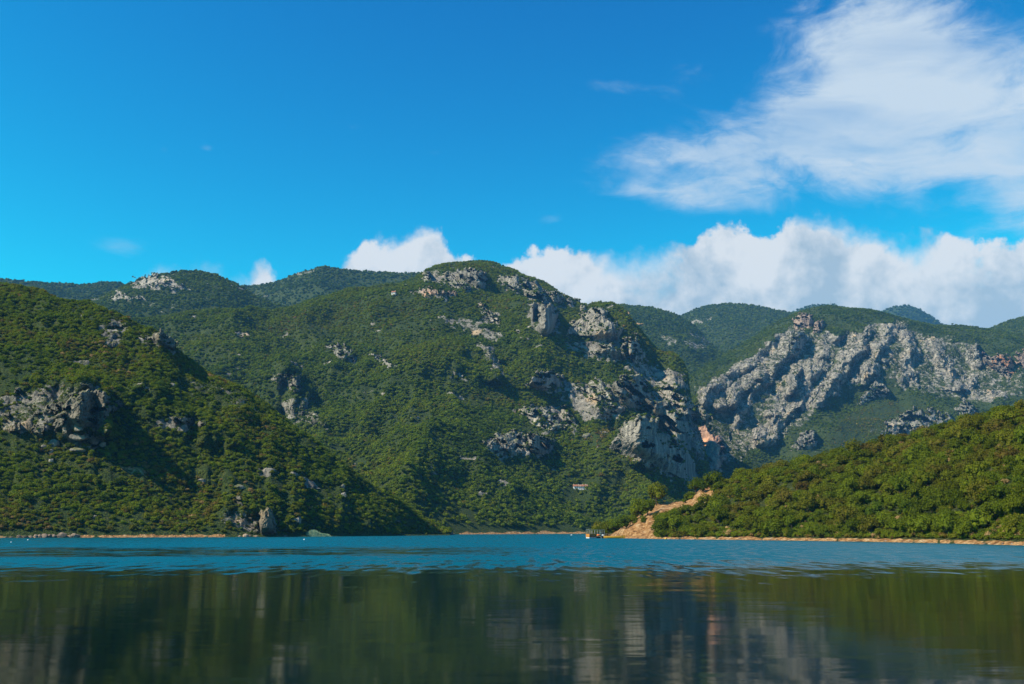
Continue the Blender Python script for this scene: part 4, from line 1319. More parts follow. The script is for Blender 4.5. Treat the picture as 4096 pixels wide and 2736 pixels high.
# left hill
crag(A_, [(215, 1668), (262, 1630), (300, 1582), (345, 1566), (412, 1566), (430, 1590), (432, 1716), (383, 1724), (320, 1722), (262, 1706), (225, 1690)], 30,
     "big blocky dark cliff on the left hillside casting a black shadow", 0.0, 2, ridge=[(325, 1572), (318, 1640), (300, 1720)], wedge=4, amp=0.8, lam=3.6, tufts=0.01, push=1, gaps=0.42)
crag(A_, [(425, 1608), (468, 1602), (503, 1612), (502, 1642), (430, 1640)], 42, "low shaded rock band joined to the right of the blocky cliff", 0.1, 2, amp=0.5, tufts=0, push=0.5)
crag(A_, [(190, 1625), (225, 1605), (258, 1612), (255, 1640), (210, 1668), (175, 1668), (170, 1650)], -22, "yellow-topped pale rocks left of the blocky cliff", 0.4, 2, amp=0.8)
crag(A_, [(208, 1720), (215, 1690), (245, 1665), (262, 1670), (255, 1710), (228, 1730)], 0, "leaning grey rock at the lower left of the blocky cliff", 0.2, 2, ridge=0.4, wedge=2, amp=0.6, tufts=0)
crag(A_, [(8, 1686), (12, 1650), (30, 1640), (44, 1650), (42, 1685), (22, 1690)], -24, "upright pale rock near the left edge of the picture", 0.2, 1.5, amp=0.6, tufts=0)
crag(A_, [(54, 1575), (62, 1550), (80, 1548), (84, 1575), (72, 1592)], -20, "small pale rock tooth high at the far left", 0.3, 1.5, amp=0.6, tufts=0)
crag(A_, [(23, 1720), (50, 1700), (78, 1696), (80, 1728), (40, 1735)], -14, "rock ledge below the upright pale rock", 0.4, 1.5, amp=0.7)
crag(A_, [(118, 1735), (125, 1708), (150, 1700), (175, 1700), (172, 1735), (190, 1752), (150, 1745)], -18, "crumbling pale rocks in the middle of the left cliff band", 0.4, 1.8, amp=0.8)
crag(A_, [(130, 1660), (140, 1645), (158, 1655), (150, 1668)], -20, "little pale block above the crumbling rocks", 0.4, 1, amp=0.5, tufts=0)
crag(A_, [(146, 1570), (170, 1566), (176, 1582), (155, 1582)], -15, "little pale slab at the top of the left cliff band", 0.5, 1, amp=0.5, tufts=0)
crag(A_, [(275, 1585), (300, 1568), (325, 1570), (310, 1590), (285, 1598)], -20, "pale rock lip at the upper left of the blocky cliff", 0.5, 1.2, amp=0.6, tufts=0)
crag(A_, [(325, 1537), (352, 1536), (385, 1550), (360, 1556), (330, 1548)], -10, "flat pale rock on the crest above the blocky cliff", 0.6, 1, amp=0.5, tufts=0)
crag(A_, [(598, 1364), (613, 1336), (638, 1328), (680, 1350), (709, 1370), (720, 1425), (690, 1412), (656, 1396)], 14, "grey cliff on the crest of the left hill", 0.15, 4, ridge=0.3, wedge=4, amp=0.6, tufts=0.01, push=3)
crag(A_, [(420, 1385), (440, 1368), (462, 1374), (460, 1394), (438, 1396)], -18, "rounded pale rock below the crest of the left hill", 0.4, 2, amp=0.5, tufts=0)
crag(A_, [(430, 1300), (455, 1290), (498, 1302), (500, 1316), (470, 1312)], -8, "thin rock strip near the crest of the left hill", 0.6, 1.5, amp=0.6, tufts=0)
crag(A_, [(780, 1690), (806, 1682), (824, 1700), (815, 1716), (795, 1712)], -16, "weathered boulder-like outcrop in the shaded middle of the left hill", 0.4, 1.5, amp=0.5, tufts=0)
crag(A_, [(680, 1672), (740, 1668), (790, 1680), (770, 1700), (700, 1695)], 28, "dim shaded rock band in the middle of the left hill", 0.4, 2, amp=0.5, tufts=0.01)
crag(A_, [(1030, 2052), (1045, 2041), (1070, 2033), (1088, 2045), (1094, 2062), (1096, 2139), (1040, 2139), (1034, 2090)], 10, "pale rock stack rising straight from the left shore", 0.05, 3, ridge=[(1078, 2036), (1066, 2138)], wedge=5, amp=0.5, lam=3, tufts=0, name="rock_stack", cat="rock", push=3, gaps=0)
crag(A_, [(922, 1985), (952, 1982), (972, 2010), (975, 2030), (952, 2018), (935, 2000)], -10, "striped slab of rock above the rock stack", 0.6, 1.2, amp=0.6, tufts=0)
crag(A_, [(985, 2072), (1005, 2068), (1030, 2085), (1040, 2128), (1022, 2134), (1010, 2100)], -4, "jagged shore rocks beside the rock stack", 0.4, 1.5, amp=0.8, tufts=0.01)
# rocky cap of the back hill
crag(B_, [(501, 1145), (531, 1124), (572, 1115), (626, 1109), (692, 1118), (727, 1145), (769, 1163), (716, 1157), (656, 1153), (596, 1148)], -12, "pale bare rock cap on the rounded hill behind the left slope", 0.9, 3, amp=0.5, mat=M_ROCKW, tufts=0.03)
crag(B_, [(429, 1202), (471, 1174), (519, 1186), (584, 1198), (520, 1203), (460, 1206)], -12, "second pale rock patch below the bare rock cap", 0.9, 2.5, amp=0.5, mat=M_ROCKW, tufts=0.04)
# craggy mountain on the right
crag(M_, [(3172, 1280), (3189, 1259), (3219, 1253), (3243, 1263), (3255, 1284), (3246, 1319), (3213, 1319), (3189, 1320), (3173, 1305)], 14, "domed cliff head at the top left of the craggy mountain", 0.5, 4, ridge=0.3, wedge=9, amp=0.6, mat=M_ROCKP, tufts=0, push=2)
crag(M_, [(3246, 1335), (3262, 1290), (3288, 1280), (3300, 1305), (3285, 1330)], -20, "pale striped cliff right of the domed cliff head", 0.3, 5, amp=0.7, mat=M_ROCKP, tufts=0)
crag(M_, [(3160, 1420), (3172, 1345), (3196, 1322), (3214, 1340), (3212, 1390), (3190, 1430)], -14, "tall pointed grey buttress below the domed cliff head", 0.25, 7, ridge=0.75, wedge=10, amp=0.6, tufts=0.005)
crag(M_, [(3925, 1416), (3959, 1427), (4002, 1419), (4037, 1425), (4053, 1468), (4051, 1494), (4034, 1516), (4005, 1502), (3965, 1476), (3930, 1453)], 28, "rust-stained overhanging cliff near the right edge", 0.05, 6, ridge=0.25, wedge=6, amp=0.45, mat=M_ROCKR, tufts=0, push=2)
crag(M_, [(4056, 1428), (4074, 1413), (4110, 1402), (4170, 1400), (4180, 1470), (4110, 1470), (4062, 1490)], -30, "pinkish cliff face cut by the right edge of the picture", 0.2, 5, amp=0.5, mat=M_ROCKP, tufts=0)
crag(M_, [(3893, 1440), (3898, 1390), (3904, 1372), (3912, 1390), (3922, 1432)], -12, "slim rock spire left of the rust-stained cliff", 0.2, 4, amp=0.5, tufts=0, name="rock_spire", cat="pinnacle", push=5, gaps=0)
crag(M_, [(3491, 1728), (3568, 1680), (3627, 1650), (3687, 1638), (3746, 1656), (3800, 1673), (3830, 1700), (3770, 1735), (3681, 1745), (3592, 1750)], -10, "long grey crag just above the trees of the near right hill", 0.3, 7, ridge=[(3680, 1640), (3690, 1740)], wedge=9, amp=0.7, lam=11, tufts=0.01, push=4)
crag(M_, [(3419, 1627), (3467, 1567), (3503, 1518), (3544, 1534), (3570, 1591), (3520, 1596), (3473, 1609), (3440, 1628)], -24, "pointed grey outcrop above the green slope on the craggy mountain", 0.35, 7, amp=0.7, tufts=0.01)
crag(M_, [(3160, 1800), (3190, 1760), (3211, 1730), (3250, 1718), (3270, 1760), (3260, 1800)], -18, "low grey rock poking out behind the near right hill", 0.3, 6, amp=0.6, tufts=0.01)
crag(M_, [(3812, 1640), (3845, 1615), (3868, 1608), (3907, 1637), (3900, 1668), (3850, 1668)], -12, "scraggy grey rocks right of the long grey crag", 0.5, 5, amp=0.8, tufts=0.03)
crag(M_, [(2768, 1690), (2800, 1700), (2850, 1735), (2882, 1775), (2896, 1840), (2880, 1888), (2845, 1872), (2815, 1800)], -25, "orange-stained rock chute at the head of the gorge", 0.6, 2, amp=0.4, mat=M_ROCKO, tufts=0, gaps=0)

# loose rocks
for (x, y, w, h, lab) in [
        (217, 1778, 44, 26, "large pale boulder in the grass below the left cliffs"), (178, 1790, 22, 12, "small boulder left of the large pale boulder"),
        (158, 1797, 14, 8, "tiny boulder leftmost of the three below the left cliffs"),
        (320, 1762, 70, 22, "broad flat boulder below the blocky dark cliff"), (378, 1768, 60, 30, "sloping rock slab right of the broad flat boulder"),
        (410, 1782, 26, 14, "small rock at the right end of the boulder row"), (300, 1800, 64, 15, "low flat rock under the boulder row"),
        (378, 1722, 28, 15, "rounded rock at the foot of the blocky dark cliff"), (350, 1793, 18, 9, "little rock under the sloping slab"),
        (212, 1815, 16, 22, "narrow rock alone below the large pale boulder"), (209, 1842, 24, 12, "lowest loose rock on the left grassy slope"),
        (805, 1926, 36, 12, "pale rock among bushes, upper of two above the lake"), (954, 1946, 44, 14, "flat pale rock among bushes above the rock stack"),
        (1375, 1948, 15, 14, "small pale boulder high on the spur, upper of two"), (1378, 1984, 22, 20, "tilted pale boulder on the spur, lower of two"),
        (380, 2066, 20, 12, "small pale rock low in the scrub on the left"), (690, 1540, 24, 14, "rock near the crest of the left hill below the crest cliff"),
        (905, 2075, 36, 10, "low rock in scrub left of the jagged shore rocks")]:
    boulder(A_, x, y, w, h, lab)
for (x, y, w, h, lab) in [(2345, 1745, 30, 20, "pale boulder at the edge of the green strip beside the fin of rock"), (2388, 1790, 10, 10, "tiny pale boulder left of the fin of rock"),
                          (2082, 1352, 12, 9, "tiny rock below the small pointed rock"), (2118, 1356, 14, 8, "tiny flat rock left of the blade's foot"),
                          (2460, 1448, 24, 10, "white rock under the long low cliff band")]:
    boulder(C_, x, y, w, h, lab)
wb = at(1788, 2131, 578)
boulder(C_, 1790, 2128, 48, 22, "big white boulder at the waterline of the far shore", M_ROCKW, P=(wb[0], 578, 0.0), depth=0.6)
wb = at(1744, 2131, 568)
boulder(C_, 1744, 2130, 20, 11, "small grey boulder left of the big white boulder", P=(wb[0], 568, 0.0), depth=0.7)
SH = [(20, 20, 5), (45, 16, 5), (75, 18, 11), (100, 26, 9), (122, 18, 8), (144, 16, 12), (160, 22, 12), (178, 30, 15), (196, 26, 13), (212, 22, 14), (232, 16, 12), (248, 30, 19), (266, 16, 8), (282, 20, 10), (296, 24, 17), (310, 18, 13),
      (960, 14, 6), (985, 22, 14), (1000, 14, 10), (1025, 20, 6), (1110, 10, 5), (1140, 16, 6)]
for k, (x, w, h) in enumerate(SH):
    D = float(np.interp(x, [a for a, b in A_SHORE], [b for a, b in A_SHORE])) - 1.5
    xw = (x - CX) / FPX * D * 1.0
    boulder(A_, x, 2140, w, h, "pinkish-grey rock in the line of rocks along the left shore", M_ROCKP, name="shore_rock", P=(xw * (1 / (CT - ((CY - 2140) / FPX) * ST)), D, 0.0), group="rocks along the left shore", seed=700 + k, depth=0.7)

# shrubs growing in the cracks
cp = np.array([p[:3] for p in CRAG_PTS])
rr = np.random.default_rng(99)
nearm = cp[:, 1] < 800
for msk, nm, lab, sz, col in ((nearm, "cliff_shrubs", "dark shrubs in the cracks of the left hill's rocks", 0.7, MID_SET), (~nearm, "cliff_shrubs", "dark shrubs dotting the grey cliffs of the mountains", 1.7, FAR_SET)):
    if msk.any():
        q = cp[msk]
        forest(nm, lab, "shrubs", q, sz * (0.6 + 0.8 * rr.random(len(q))), 0.22 + 0.12 * rr.normal(size=len(q)), col, 77)

# ------------------------------------------------------------------ single trees
CROWNS = [crown_mesh("crown_shape_%d" % k, 400 + k, 9 + k % 3, 1200, 0.066, 1, 0.95, 0.62 + 0.05 * (k % 3), 0.62, 0.58, 0.10) for k in range(6)]
CROWNS.append(crown_mesh("crown_shape_tall", 431, 12, 1400, 0.062, 1, 1.35, 0.85, 0.58, 0.58, 0.15))
CROWNS.append(crown_mesh("crown_shape_loose", 441, 9, 420, 0.070, 1, 1.1, 0.7, 0.7, 0.55, 0.10))
TRUNKS = [trunk_mesh("trunk_shape_%d" % k, 450 + k, 0.9, 0.07) for k in range(3)]
for me in CROWNS:
    me.materials.append(M_LEAFO)
for me in TRUNKS:
    me.materials.append(M_BARK)


def tree(p, r, tint, label, shape=0, name="broadleaf_tree", cat="tree", group=None, rot=0.0, sz=1.0):
    o = bpy.data.objects.new(name, None)
    scene.collection.objects.link(o)
    o.location = [float(v) for v in p]
    o.scale = (r, r, r * sz)
    o.rotation_euler = (0, 0, rot)
    tag(o, label, cat, group)
    c = bpy.data.objects.new("crown", CROWNS[shape])
    t = bpy.data.objects.new("trunk", TRUNKS[shape % 3])
    for k in (c, t):
        scene.collection.objects.link(k)
        k.parent = o
    c["tint"] = float(min(max(tint, 0.0), 1.0))
    return o


def slope_pt(L, px, py):
    return find(L, px, py)


r5 = np.random.default_rng(55)
Ln = hillN
dens = (1 - sstep(Ln['bare'], 0.25, 0.55))
cand, _, _, _ = scatter(Ln, 2.2, dens, 911, 0.02, 1.35)
cell = {}
sel = []
for i, p in enumerate(cand):                       # spacing filter
    d = 2.2 + 1.2 * r5.random()
    key = (int(p[0] // 3), int(p[1] // 3))
    ok = True
    for a in (-1, 0, 1):
        for b in (-1, 0, 1):
            for j in cell.get((key[0] + a, key[1] + b), ()):
                if (cand[j][0] - p[0]) ** 2 + (cand[j][1] - p[1]) ** 2 < d * d:
                    ok = False
    if ok:
        cell.setdefault(key, []).append(i)
        sel.append(i)
pts = cand[sel]
qx, qy = proj(pts)
inview = (qx > -40) & (qx < 4130)
# skyline trees stay individual where they stand out
dist = np.hypot(pts[:, 0], pts[:, 1])
big = 0.7 + 1.15 * r5.random(len(pts)) ** 1.4
n1 = fbm(pts / 16.0, 3, 3)
n2 = fbm(pts / 6.0, 2, 8)
tint = 0.64 + 0.26 * n1 + 0.22 * n2 + 0.09 * r5.normal(size=len(pts))
tint = np.maximum(tint, 0.28 + 0.06 * r5.normal(size=len(pts)))
tint = np.where(tint > 0.76, 0.76 + 0.3 * (tint - 0.76), tint)
big = big * (1 + 0.35 * np.clip(n2, -0.6, 0.8))
order = np.argsort(np.where(inview, dist - 25 * big, 1e9))
indiv = order[:272]
rest = np.ones(len(pts), bool)
rest[indiv] = False


def tone(t):
    return "dark green" if t < 0.38 else "fresh green" if t < 0.58 else "olive green" if t < 0.76 else "brownish"


for i in indiv:
    where = "low on the near right hill by the shore" if qy[i] > 2085 else "half way up the near right hill" if qy[i] > 1960 else "on the upper slope of the near right hill"
    tree(pts[i] - np.array([0, 0, 0.25]), big[i] * 1.5, tint[i], "%s bushy tree %s" % (tone(tint[i]), where), int(r5.choice([0, 1, 2, 3, 4, 5, 0, 1, 2, 3, 4, 5, 6, 7])),
         group="%s trees %s" % (tone(tint[i]), where), rot=r5.random() * 6.28, sz=0.85 + 0.4 * r5.random())
rp = pts[rest]
forest("woodland_hillside_near_right", "olive and green woodland covering the rest of the near right hill", "woodland", rp - np.array([0, 0, 0.25]), big[rest] * 1.5, tint[rest], NEAR_SET, 912)
nearT = 1 + 5.0 * (1 - sstep(Ln['T'], 0.05, 0.14))
u_, _, _, rr5 = scatter(Ln, 0.40, dens * nearT, 914, 0.018, 1.3)
forest("undergrowth", "low undergrowth between the trees of the near right hill", "undergrowth", u_ - np.array([0, 0, 0.1]), 0.5 + 0.55 * rr5.random(len(u_)), 0.6 + 0.2 * rr5.normal(size=len(u_)), MID_SET, 915)


def spot(px, py, r, tint, label, shape=0, L=hillN, sz=1.0, name="broadleaf_tree", cat="tree", sink=0.15, drop=None):
    p = find(L, px, py)
    return tree(p - np.array([0, 0, sink * r]), r, tint, label, shape, name, cat, None, r5.random() * 6.28, sz)


spot(2624, 2014, 3.5, 0.70, "tall pale-leaved tree at the top of the earth bank on the spit", 6, sz=1.15)
spot(2556, 2066, 3.4, 0.58, "bright bushy tree left of the tall pale tree on the spit", 1, sz=1.25)
spot(2592, 2052, 2.8, 0.45, "dark bushy tree below the tall pale tree", 3, sz=1.1)
spot(2528, 2092, 2.0, 0.60, "yellow-green shrub at the left foot of the bright bushy tree", 2, name="shrub", cat="shrub")
spot(2570, 2085, 1.6, 0.40, "small dark shrub on the earth slope under the bushy trees", 4, name="shrub", cat="shrub")
spot(2395, 2138, 2.3, 0.55, "leftmost shrub above the moored boats", 0, name="shrub", cat="shrub")
spot(2425, 2128, 2.7, 0.66, "yellowish shrub above the moored boats", 2, name="shrub", cat="shrub")
spot(2455, 2120, 2.6, 0.48, "green shrub above the bow of the yellow boat", 5, name="shrub", cat="shrub")
spot(2484, 2108, 2.9, 0.32, "dark round shrub next to the bare earth of the spit", 1, name="shrub", cat="shrub")
spot(2735, 2006, 1.05, 0.45, "lone little shrub on the edge of the earth bank", 3, name="shrub", cat="shrub")
spot(2668, 2084, 1.1, 0.25, "grey-green shrub low on the earth bank", 4, name="shrub", cat="shrub")
spot(2778, 1970, 2.5, 0.40, "dark tree leaning out at the top of the red scarp", 6, sz=1.2)
spot(2812, 1958, 2.4, 0.22, "bluish-green tree right of the leaning tree on the red scarp", 0, sz=1.1)
spot(2846, 1950, 3.0, 0.45, "tall tree at the left end of the near hill's skyline", 2, sz=1.2)
spot(2722, 2048, 0.7, 0.35, "small dark cone-shaped shrub on the earth bank", 6, name="shrub", cat="shrub")
spot(3415, 1826, 2.7, 0.72, "pale-leaved tree sticking up from the near hill's skyline", 6, sz=1.15)
spot(3505, 2110, 1.0, 1.0, "dry tan bush near the shore of the near right hill", 7, name="dry_bush", cat="bush")
spot(3548, 2078, 0.9, 0.97, "dry tan bush higher up beside two others", 7, name="dry_bush", cat="bush")
spot(3588, 2100, 0.9, 0.93, "reddish-brown dry bush right of the tan bushes", 7, name="dry_bush", cat="bush")
spot(3490, 2135, 0.8, 0.98, "small withered tan bush right at the waterline", 7, name="dry_bush", cat="bush")
for k, (x, y, r, tn, lb) in enumerate([(110, 2000, 2.2, 0.30, "grey-green round bush leftmost in the row on the left slope"), (195, 1975, 2.0, 0.33, "second grey-green bush in the row on the left slope"),
                                       (262, 1962, 2.5, 0.32, "third grey-green bush in the row on the left slope"), (322, 1960, 2.4, 0.28, "large grey-green bush in the middle of the row on the left slope"),
                                       (388, 1932, 2.2, 0.10, "dark round bush standing above the row on the left slope"), (402, 1998, 2.3, 0.35, "grey-green bush at the right end of the row on the left slope"),
                                       (455, 1985, 1.9, 0.38, "lone green bush beyond the right end of the row"), (478, 1935, 2.1, 0.30, "broad bush right of the dark round bush"),
                                       (330, 2128, 1.2, 0.66, "pale bush at the left shore where the rocks end"), (415, 2122, 1.4, 0.60, "pale bush on the left shore above the earth strip")]):
    spot(x, y, r, tn, lb, k % 6, hillA, sz=0.8, name="round_bush", cat="bush")

rs = np.random.default_rng(31)
for k in range(26):
    x = 2640 + 1440 * rs.random()
    D = float(np.interp(x, [a[0] for a in N_SHORE], [a[1] for a in N_SHORE])) - 1.6 + 1.2 * rs.random()
    xw = float(x_of(x, 0.1, D))
    boulder(hillN, x, 2160, 5 + 9 * rs.random(), 3 + 5 * rs.random(), "small tan stone on the shore strip under the near right hill", M_ROCKP, name="shore_stone", cat="stone", P=(xw, D, 0.05), group="stones along the near right shore", seed=900 + k, depth=0.8)

# ------------------------------------------------------------------ boats and floats
M_ORANGE = mat_plain("orange_planks", (0.50, 0.20, 0.03), 0.6, 0.3, 0.3, 2.0)
M_BROWN = mat_plain("brown_planks", (0.24, 0.10, 0.025), 0.7, 0.3, 0.35, 2.0)
M_OCHRE = mat_plain("ochre_hull", (0.55, 0.27, 0.025), 0.5, 0.4, 0.2, 1.5)
M_WHITE = mat_plain("white_paint", (0.75, 0.76, 0.78), 0.5, 0.4, 0.08)
M_STEEL = mat_plain("grey_steel", (0.35, 0.38, 0.36), 0.45, 0.5, 0.15)
M_BLACK = mat_plain("black_plastic", (0.02, 0.022, 0.028), 0.4, 0.5, 0.2)
M_RED = mat_plain("orange_cloth", (0.62, 0.17, 0.06), 0.9, 0.2, 0.25)
M_GREENP = mat_plain("green_paint", (0.03, 0.22, 0.14), 0.6, 0.3, 0.2)
M_WOODG = mat_plain("weathered_wood", (0.28, 0.19, 0.12), 0.9, 0.2, 0.3, 4.0)
M_YELLOW = mat_plain("yellow_plastic", (0.65, 0.36, 0.03), 0.4, 0.5, 0.12)
M_TILE = mat_plain("red_roof_tiles", (0.26, 0.11, 0.065), 0.85, 0.2, 0.3, 1.2)
M_TILE2 = mat_plain("faded_roof_tiles", (0.25, 0.14, 0.095), 0.85, 0.2, 0.3, 1.2)
M_PLASTER = mat_plain("pale_plaster", (0.72, 0.70, 0.66), 0.9, 0.2, 0.12, 0.8)
M_DARKG = mat_plain("dark_opening", (0.03, 0.03, 0.035), 0.4, 0.4, 0.2)


class MB:
    def __init__(self):
        self.V, self.F = [], []

    def box(self, c, s, ax=None):
        c, s = np.asarray(c, float), np.asarray(s, float) / 2
        o = len(self.V)
        R = np.eye(3) if ax is None else ax
        for z in (-1, 1):
            for y in (-1, 1):
                for x in (-1, 1):
                    self.V.append(tuple(c + R @ (np.array([x, y, z]) * s)))
        for f in ((0, 2, 3, 1), (4, 5, 7, 6), (0, 1, 5, 4), (2, 6, 7, 3), (0, 4, 6, 2), (1, 3, 7, 5)):
            self.F.append(tuple(o + k for k in f))
        return self

    def rod(self, a, b, r, n=6, r2=None):
        a, b = Vector(a), Vector(b)
        q = (b - a).to_track_quat('Z', 'Y')
        o = len(self.V)
        r2 = r if r2 is None else r2
        for p, rr_ in ((a, r), (b, r2)):
            for k in range(n):
                an = 6.2832 * k / n
                self.V.append(tuple(p + q @ Vector((math.cos(an) * rr_, math.sin(an) * rr_, 0))))
        for k in range(n):
            k2 = (k + 1) % n
            self.F.append((o + k, o + k2, o + n + k2, o + n + k))
        self.F.append(tuple(o + k for k in range(n))[::-1])
        self.F.append(tuple(o + n + k for k in range(n)))
        return self

    def raw(self, V, F):
        o = len(self.V)
        self.V += [tuple(v) for v in V]
        self.F += [tuple(o + k for k in f) for f in F]
        return self

    def build(self, name, mat, parent=None, smooth=False):
        me = bpy.data.meshes.new(name)
        me.from_pydata(self.V, [], self.F)
        me.validate()
        me.update()
        if smooth:
            for pl in me.polygons:
                pl.use_smooth = True
        return link(name, me, mat, parent)


def empty(name, loc, rz=0.0, label=None, cat=None, group=None):
    o = bpy.data.objects.new(name, None)
    scene.collection.objects.link(o)
    o.location = [float(v) for v in loc]
    o.rotation_euler = (0, 0, rz)
    tag(o, label, cat, group)
    return o


def water_pt(px, D):
    p = at(px, HOR + CAMH * FPX / D, D)
    return np.array([p[0], D, 0.0])


BD = 316.0
# pontoon boat with a plank-sided cabin box and a steel awning frame
pb_ = water_pt(2351, BD)
pon = empty("pontoon_boat", pb_, math.radians(34), "orange plank-sided pontoon boat with steel awning frame moored by the spit", "boat")
MB().raw([(0.05, -0.75, -0.25), (6.0, -0.75, -0.25), (6.2, 0, -0.25), (6.0, 0.75, -0.25), (0.05, 0.75, -0.25), (-0.05, -0.85, 0.28), (6.2, -0.85, 0.28), (6.7, 0, 0.28), (6.2, 0.85, 0.28), (-0.05, 0.85, 0.28)],
         [(0, 4, 3, 2, 1), (5, 6, 7, 8, 9), (0, 1, 6, 5), (1, 2, 7, 6), (2, 3, 8, 7), (3, 4, 9, 8), (4, 0, 5, 9)]).build("hull", M_WHITE, pon)
MB().box((3.1, 0, 0.32), (6.2, 1.66, 0.06)).build("deck", M_WOODG, pon)
for k in range(4):
    MB().box((-0.02, 0, 0.49 + 0.245 * k), (0.06, 1.7, 0.22)).build("end_plank", M_ORANGE, pon)
    MB().box((1.32, -0.86, 0.49 + 0.245 * k), (2.6, 0.06, 0.22)).build("side_plank", M_BROWN if k < 3 else M_ORANGE, pon)
    MB().box((1.32, 0.86, 0.49 + 0.245 * k), (2.6, 0.06, 0.22)).build("side_plank", M_BROWN, pon)
for x in (0.05, 0.6, 1.15, 2.2, 3.4, 4.4, 5.4, 6.0):
    for y in (-0.8, 0.8):
        MB().rod((x, y, 0.3), (x, y, 2.55), 0.045).build("post", M_STEEL, pon)
for y in (-0.8, 0.8):
    MB().rod((0.0, y, 2.55), (6.1, y, 2.55), 0.045).build("top_rail", M_STEEL, pon)
    MB().rod((0.0, y, 1.5), (6.1, y, 1.5), 0.035).build("side_rail", M_STEEL, pon)
for x in (0.05, 2.2, 4.4, 6.0):
    MB().rod((x, -0.8, 2.55), (x, 0.8, 2.55), 0.04).build("cross_rail", M_STEEL, pon)

# ochre wooden boat
wb_ = water_pt(2417, BD - 2.5)
wbt = empty("wooden_boat", wb_, math.radians(-20), "ochre wooden boat with rails and benches lying against the earth spit", "boat")
st = np.linspace(0, 1, 15)
hv = []
for s_ in st:
    w_ = 0.85 * (1 - 0.88 * max(0, (s_ - 0.45) / 0.55) ** 2.2) * (0.82 + 0.18 * min(1, s_ / 0.2))
    zt = 0.62 + 0.10 * (1 - s_) ** 2 + 0.34 * s_ ** 3
    zb = -0.15 + 0.30 * max(0, s_ - 0.75) ** 1.2
    x_ = 6.3 * s_ + 0.22 * (s_ ** 4)
    for (yy_, zz_) in ((-w_, zt), (-w_ * 0.94, zb + 0.55 * (zt - zb)), (-w_ * 0.6, zb), (w_ * 0.6, zb), (w_ * 0.94, zb + 0.55 * (zt - zb)), (w_, zt)):
        hv.append((x_, yy_, zz_))
hf = []
for k in range(len(st) - 1):
    for j in range(5):
        a = k * 6 + j
        hf.append((a, a + 6, a + 7, a + 1))
hf.append((0, 1, 2, 3, 4, 5))
hull = MB().raw(hv, hf).build("hull", M_OCHRE, wbt)
mdh = hull.modifiers.new("thick", 'SOLIDIFY')
mdh.thickness = 0.05
for sgn in (0, 5):
    g_ = MB()
    for k in range(len(st) - 1):
        g_.rod(hv[k * 6 + sgn], hv[(k + 1) * 6 + sgn], 0.05)
    g_.build("gunwale", M_BROWN, hull)
for x in (1.0, 2.4, 3.8, 5.0):
    MB().box((x, 0, 0.48), (0.28, 1.35 if x < 4.5 else 0.9, 0.05)).build("bench", M_WOODG, wbt)
for x in (0.4, 1.7, 3.0, 4.3, 5.5):
    yw_ = 0.83 if x < 4 else 0.62
    for sg in (-1, 1):
        MB().rod((x, sg * yw_, 0.6), (x, sg * yw_, 1.3), 0.04).build("post", M_WOODG, wbt)
for sg in (-1, 1):
    MB().rod((0.4, sg * 0.83, 1.3), (4.3, sg * 0.83, 1.3), 0.045).rod((4.3, sg * 0.83, 1.3), (5.5, sg * 0.62, 1.32), 0.045).build("rail", M_WOODG, wbt)

# outboard motor at the stern of the ochre boat
om = empty("outboard_motor", water_pt(2411, BD - 2.3), 0.0, "black and white outboard motor at the stern of the ochre boat", "motor")
MB().box((0, 0, 0.95), (0.55, 0.42, 0.36)).box((0.02, 0, 1.16), (0.42, 0.34, 0.1)).build("cowl", M_WHITE, om)
MB().box((-0.16, 0, 0.66), (0.34, 0.36, 0.24)).box((0, 0, 0.3), (0.16, 0.16, 0.9)).build("leg", M_BLACK, om)
MB().box((0.38, 0, 0.62), (0.35, 0.30, 0.08)).build("bracket", M_BLACK, om)
gp = empty("outboard_motor", water_pt(2405, BD - 1.8), 0.2, "dark outboard motor left of the black and white one", "motor")
MB().box((0, 0, 0.9), (0.5, 0.4, 0.4)).box((0, 0, 1.12), (0.36, 0.3, 0.1)).build("cowl", M_BLACK, gp)
MB().box((0, 0, 0.35), (0.16, 0.16, 0.8)).build("leg", M_STEEL, gp)
V, F = ICO2
bd = V * (1 + 0.25 * fbm(V * 1.5, 2, 9))[:, None] * np.array([0.55, 0.4, 0.32])
w_ = water_pt(2394, BD - 1.2)
ob = link("cloth_bundle", new_mesh("cloth_bundle", bd, F, True), M_RED, None, (w_[0], w_[1], 0.92))
tag(ob, "orange cloth bundle heaped beside the pontoon boat", "bundle")
dk = empty("dinghy", water_pt(2386, BD - 1.2), 0.05, "small dark dinghy holding the orange bundle between the boats", "boat")
MB().raw([(0, -0.5, 0), (1.9, -0.5, 0), (2.3, 0, 0.05), (1.9, 0.5, 0), (0, 0.5, 0), (-0.05, -0.62, 0.5), (2.0, -0.62, 0.5), (2.6, 0, 0.62), (2.0, 0.62, 0.5), (-0.05, 0.62, 0.5), (0.05, -0.52, 0.45), (1.95, -0.52, 0.45), (2.4, 0, 0.5), (1.95, 0.52, 0.45), (0.05, 0.52, 0.45)],
         [(0, 4, 3, 2, 1), (0, 1, 6, 5), (1, 2, 7, 6), (2, 3, 8, 7), (3, 4, 9, 8), (4, 0, 5, 9), (5, 6, 11, 10), (6, 7, 12, 11), (7, 8, 13, 12), (8, 9, 14, 13), (9, 5, 10, 14), (10, 11, 12, 13, 14)]).build("hull", M_BLACK, dk)
MB().box((0.8, 0, 0.52), (0.25, 1.0, 0.05)).build("bench", M_WOODG, dk)
mp = MB().rod((0, 0, -0.6), (0, 0, 1.75), 0.06).rod((0, 0, 1.75), (0, 0, 1.9), 0.09).build("mooring_post", M_GREENP)
mp.location = [float(v) for v in water_pt(2400.5, BD - 0.5)]
tag(mp, "thin green mooring post between the boats", "post")


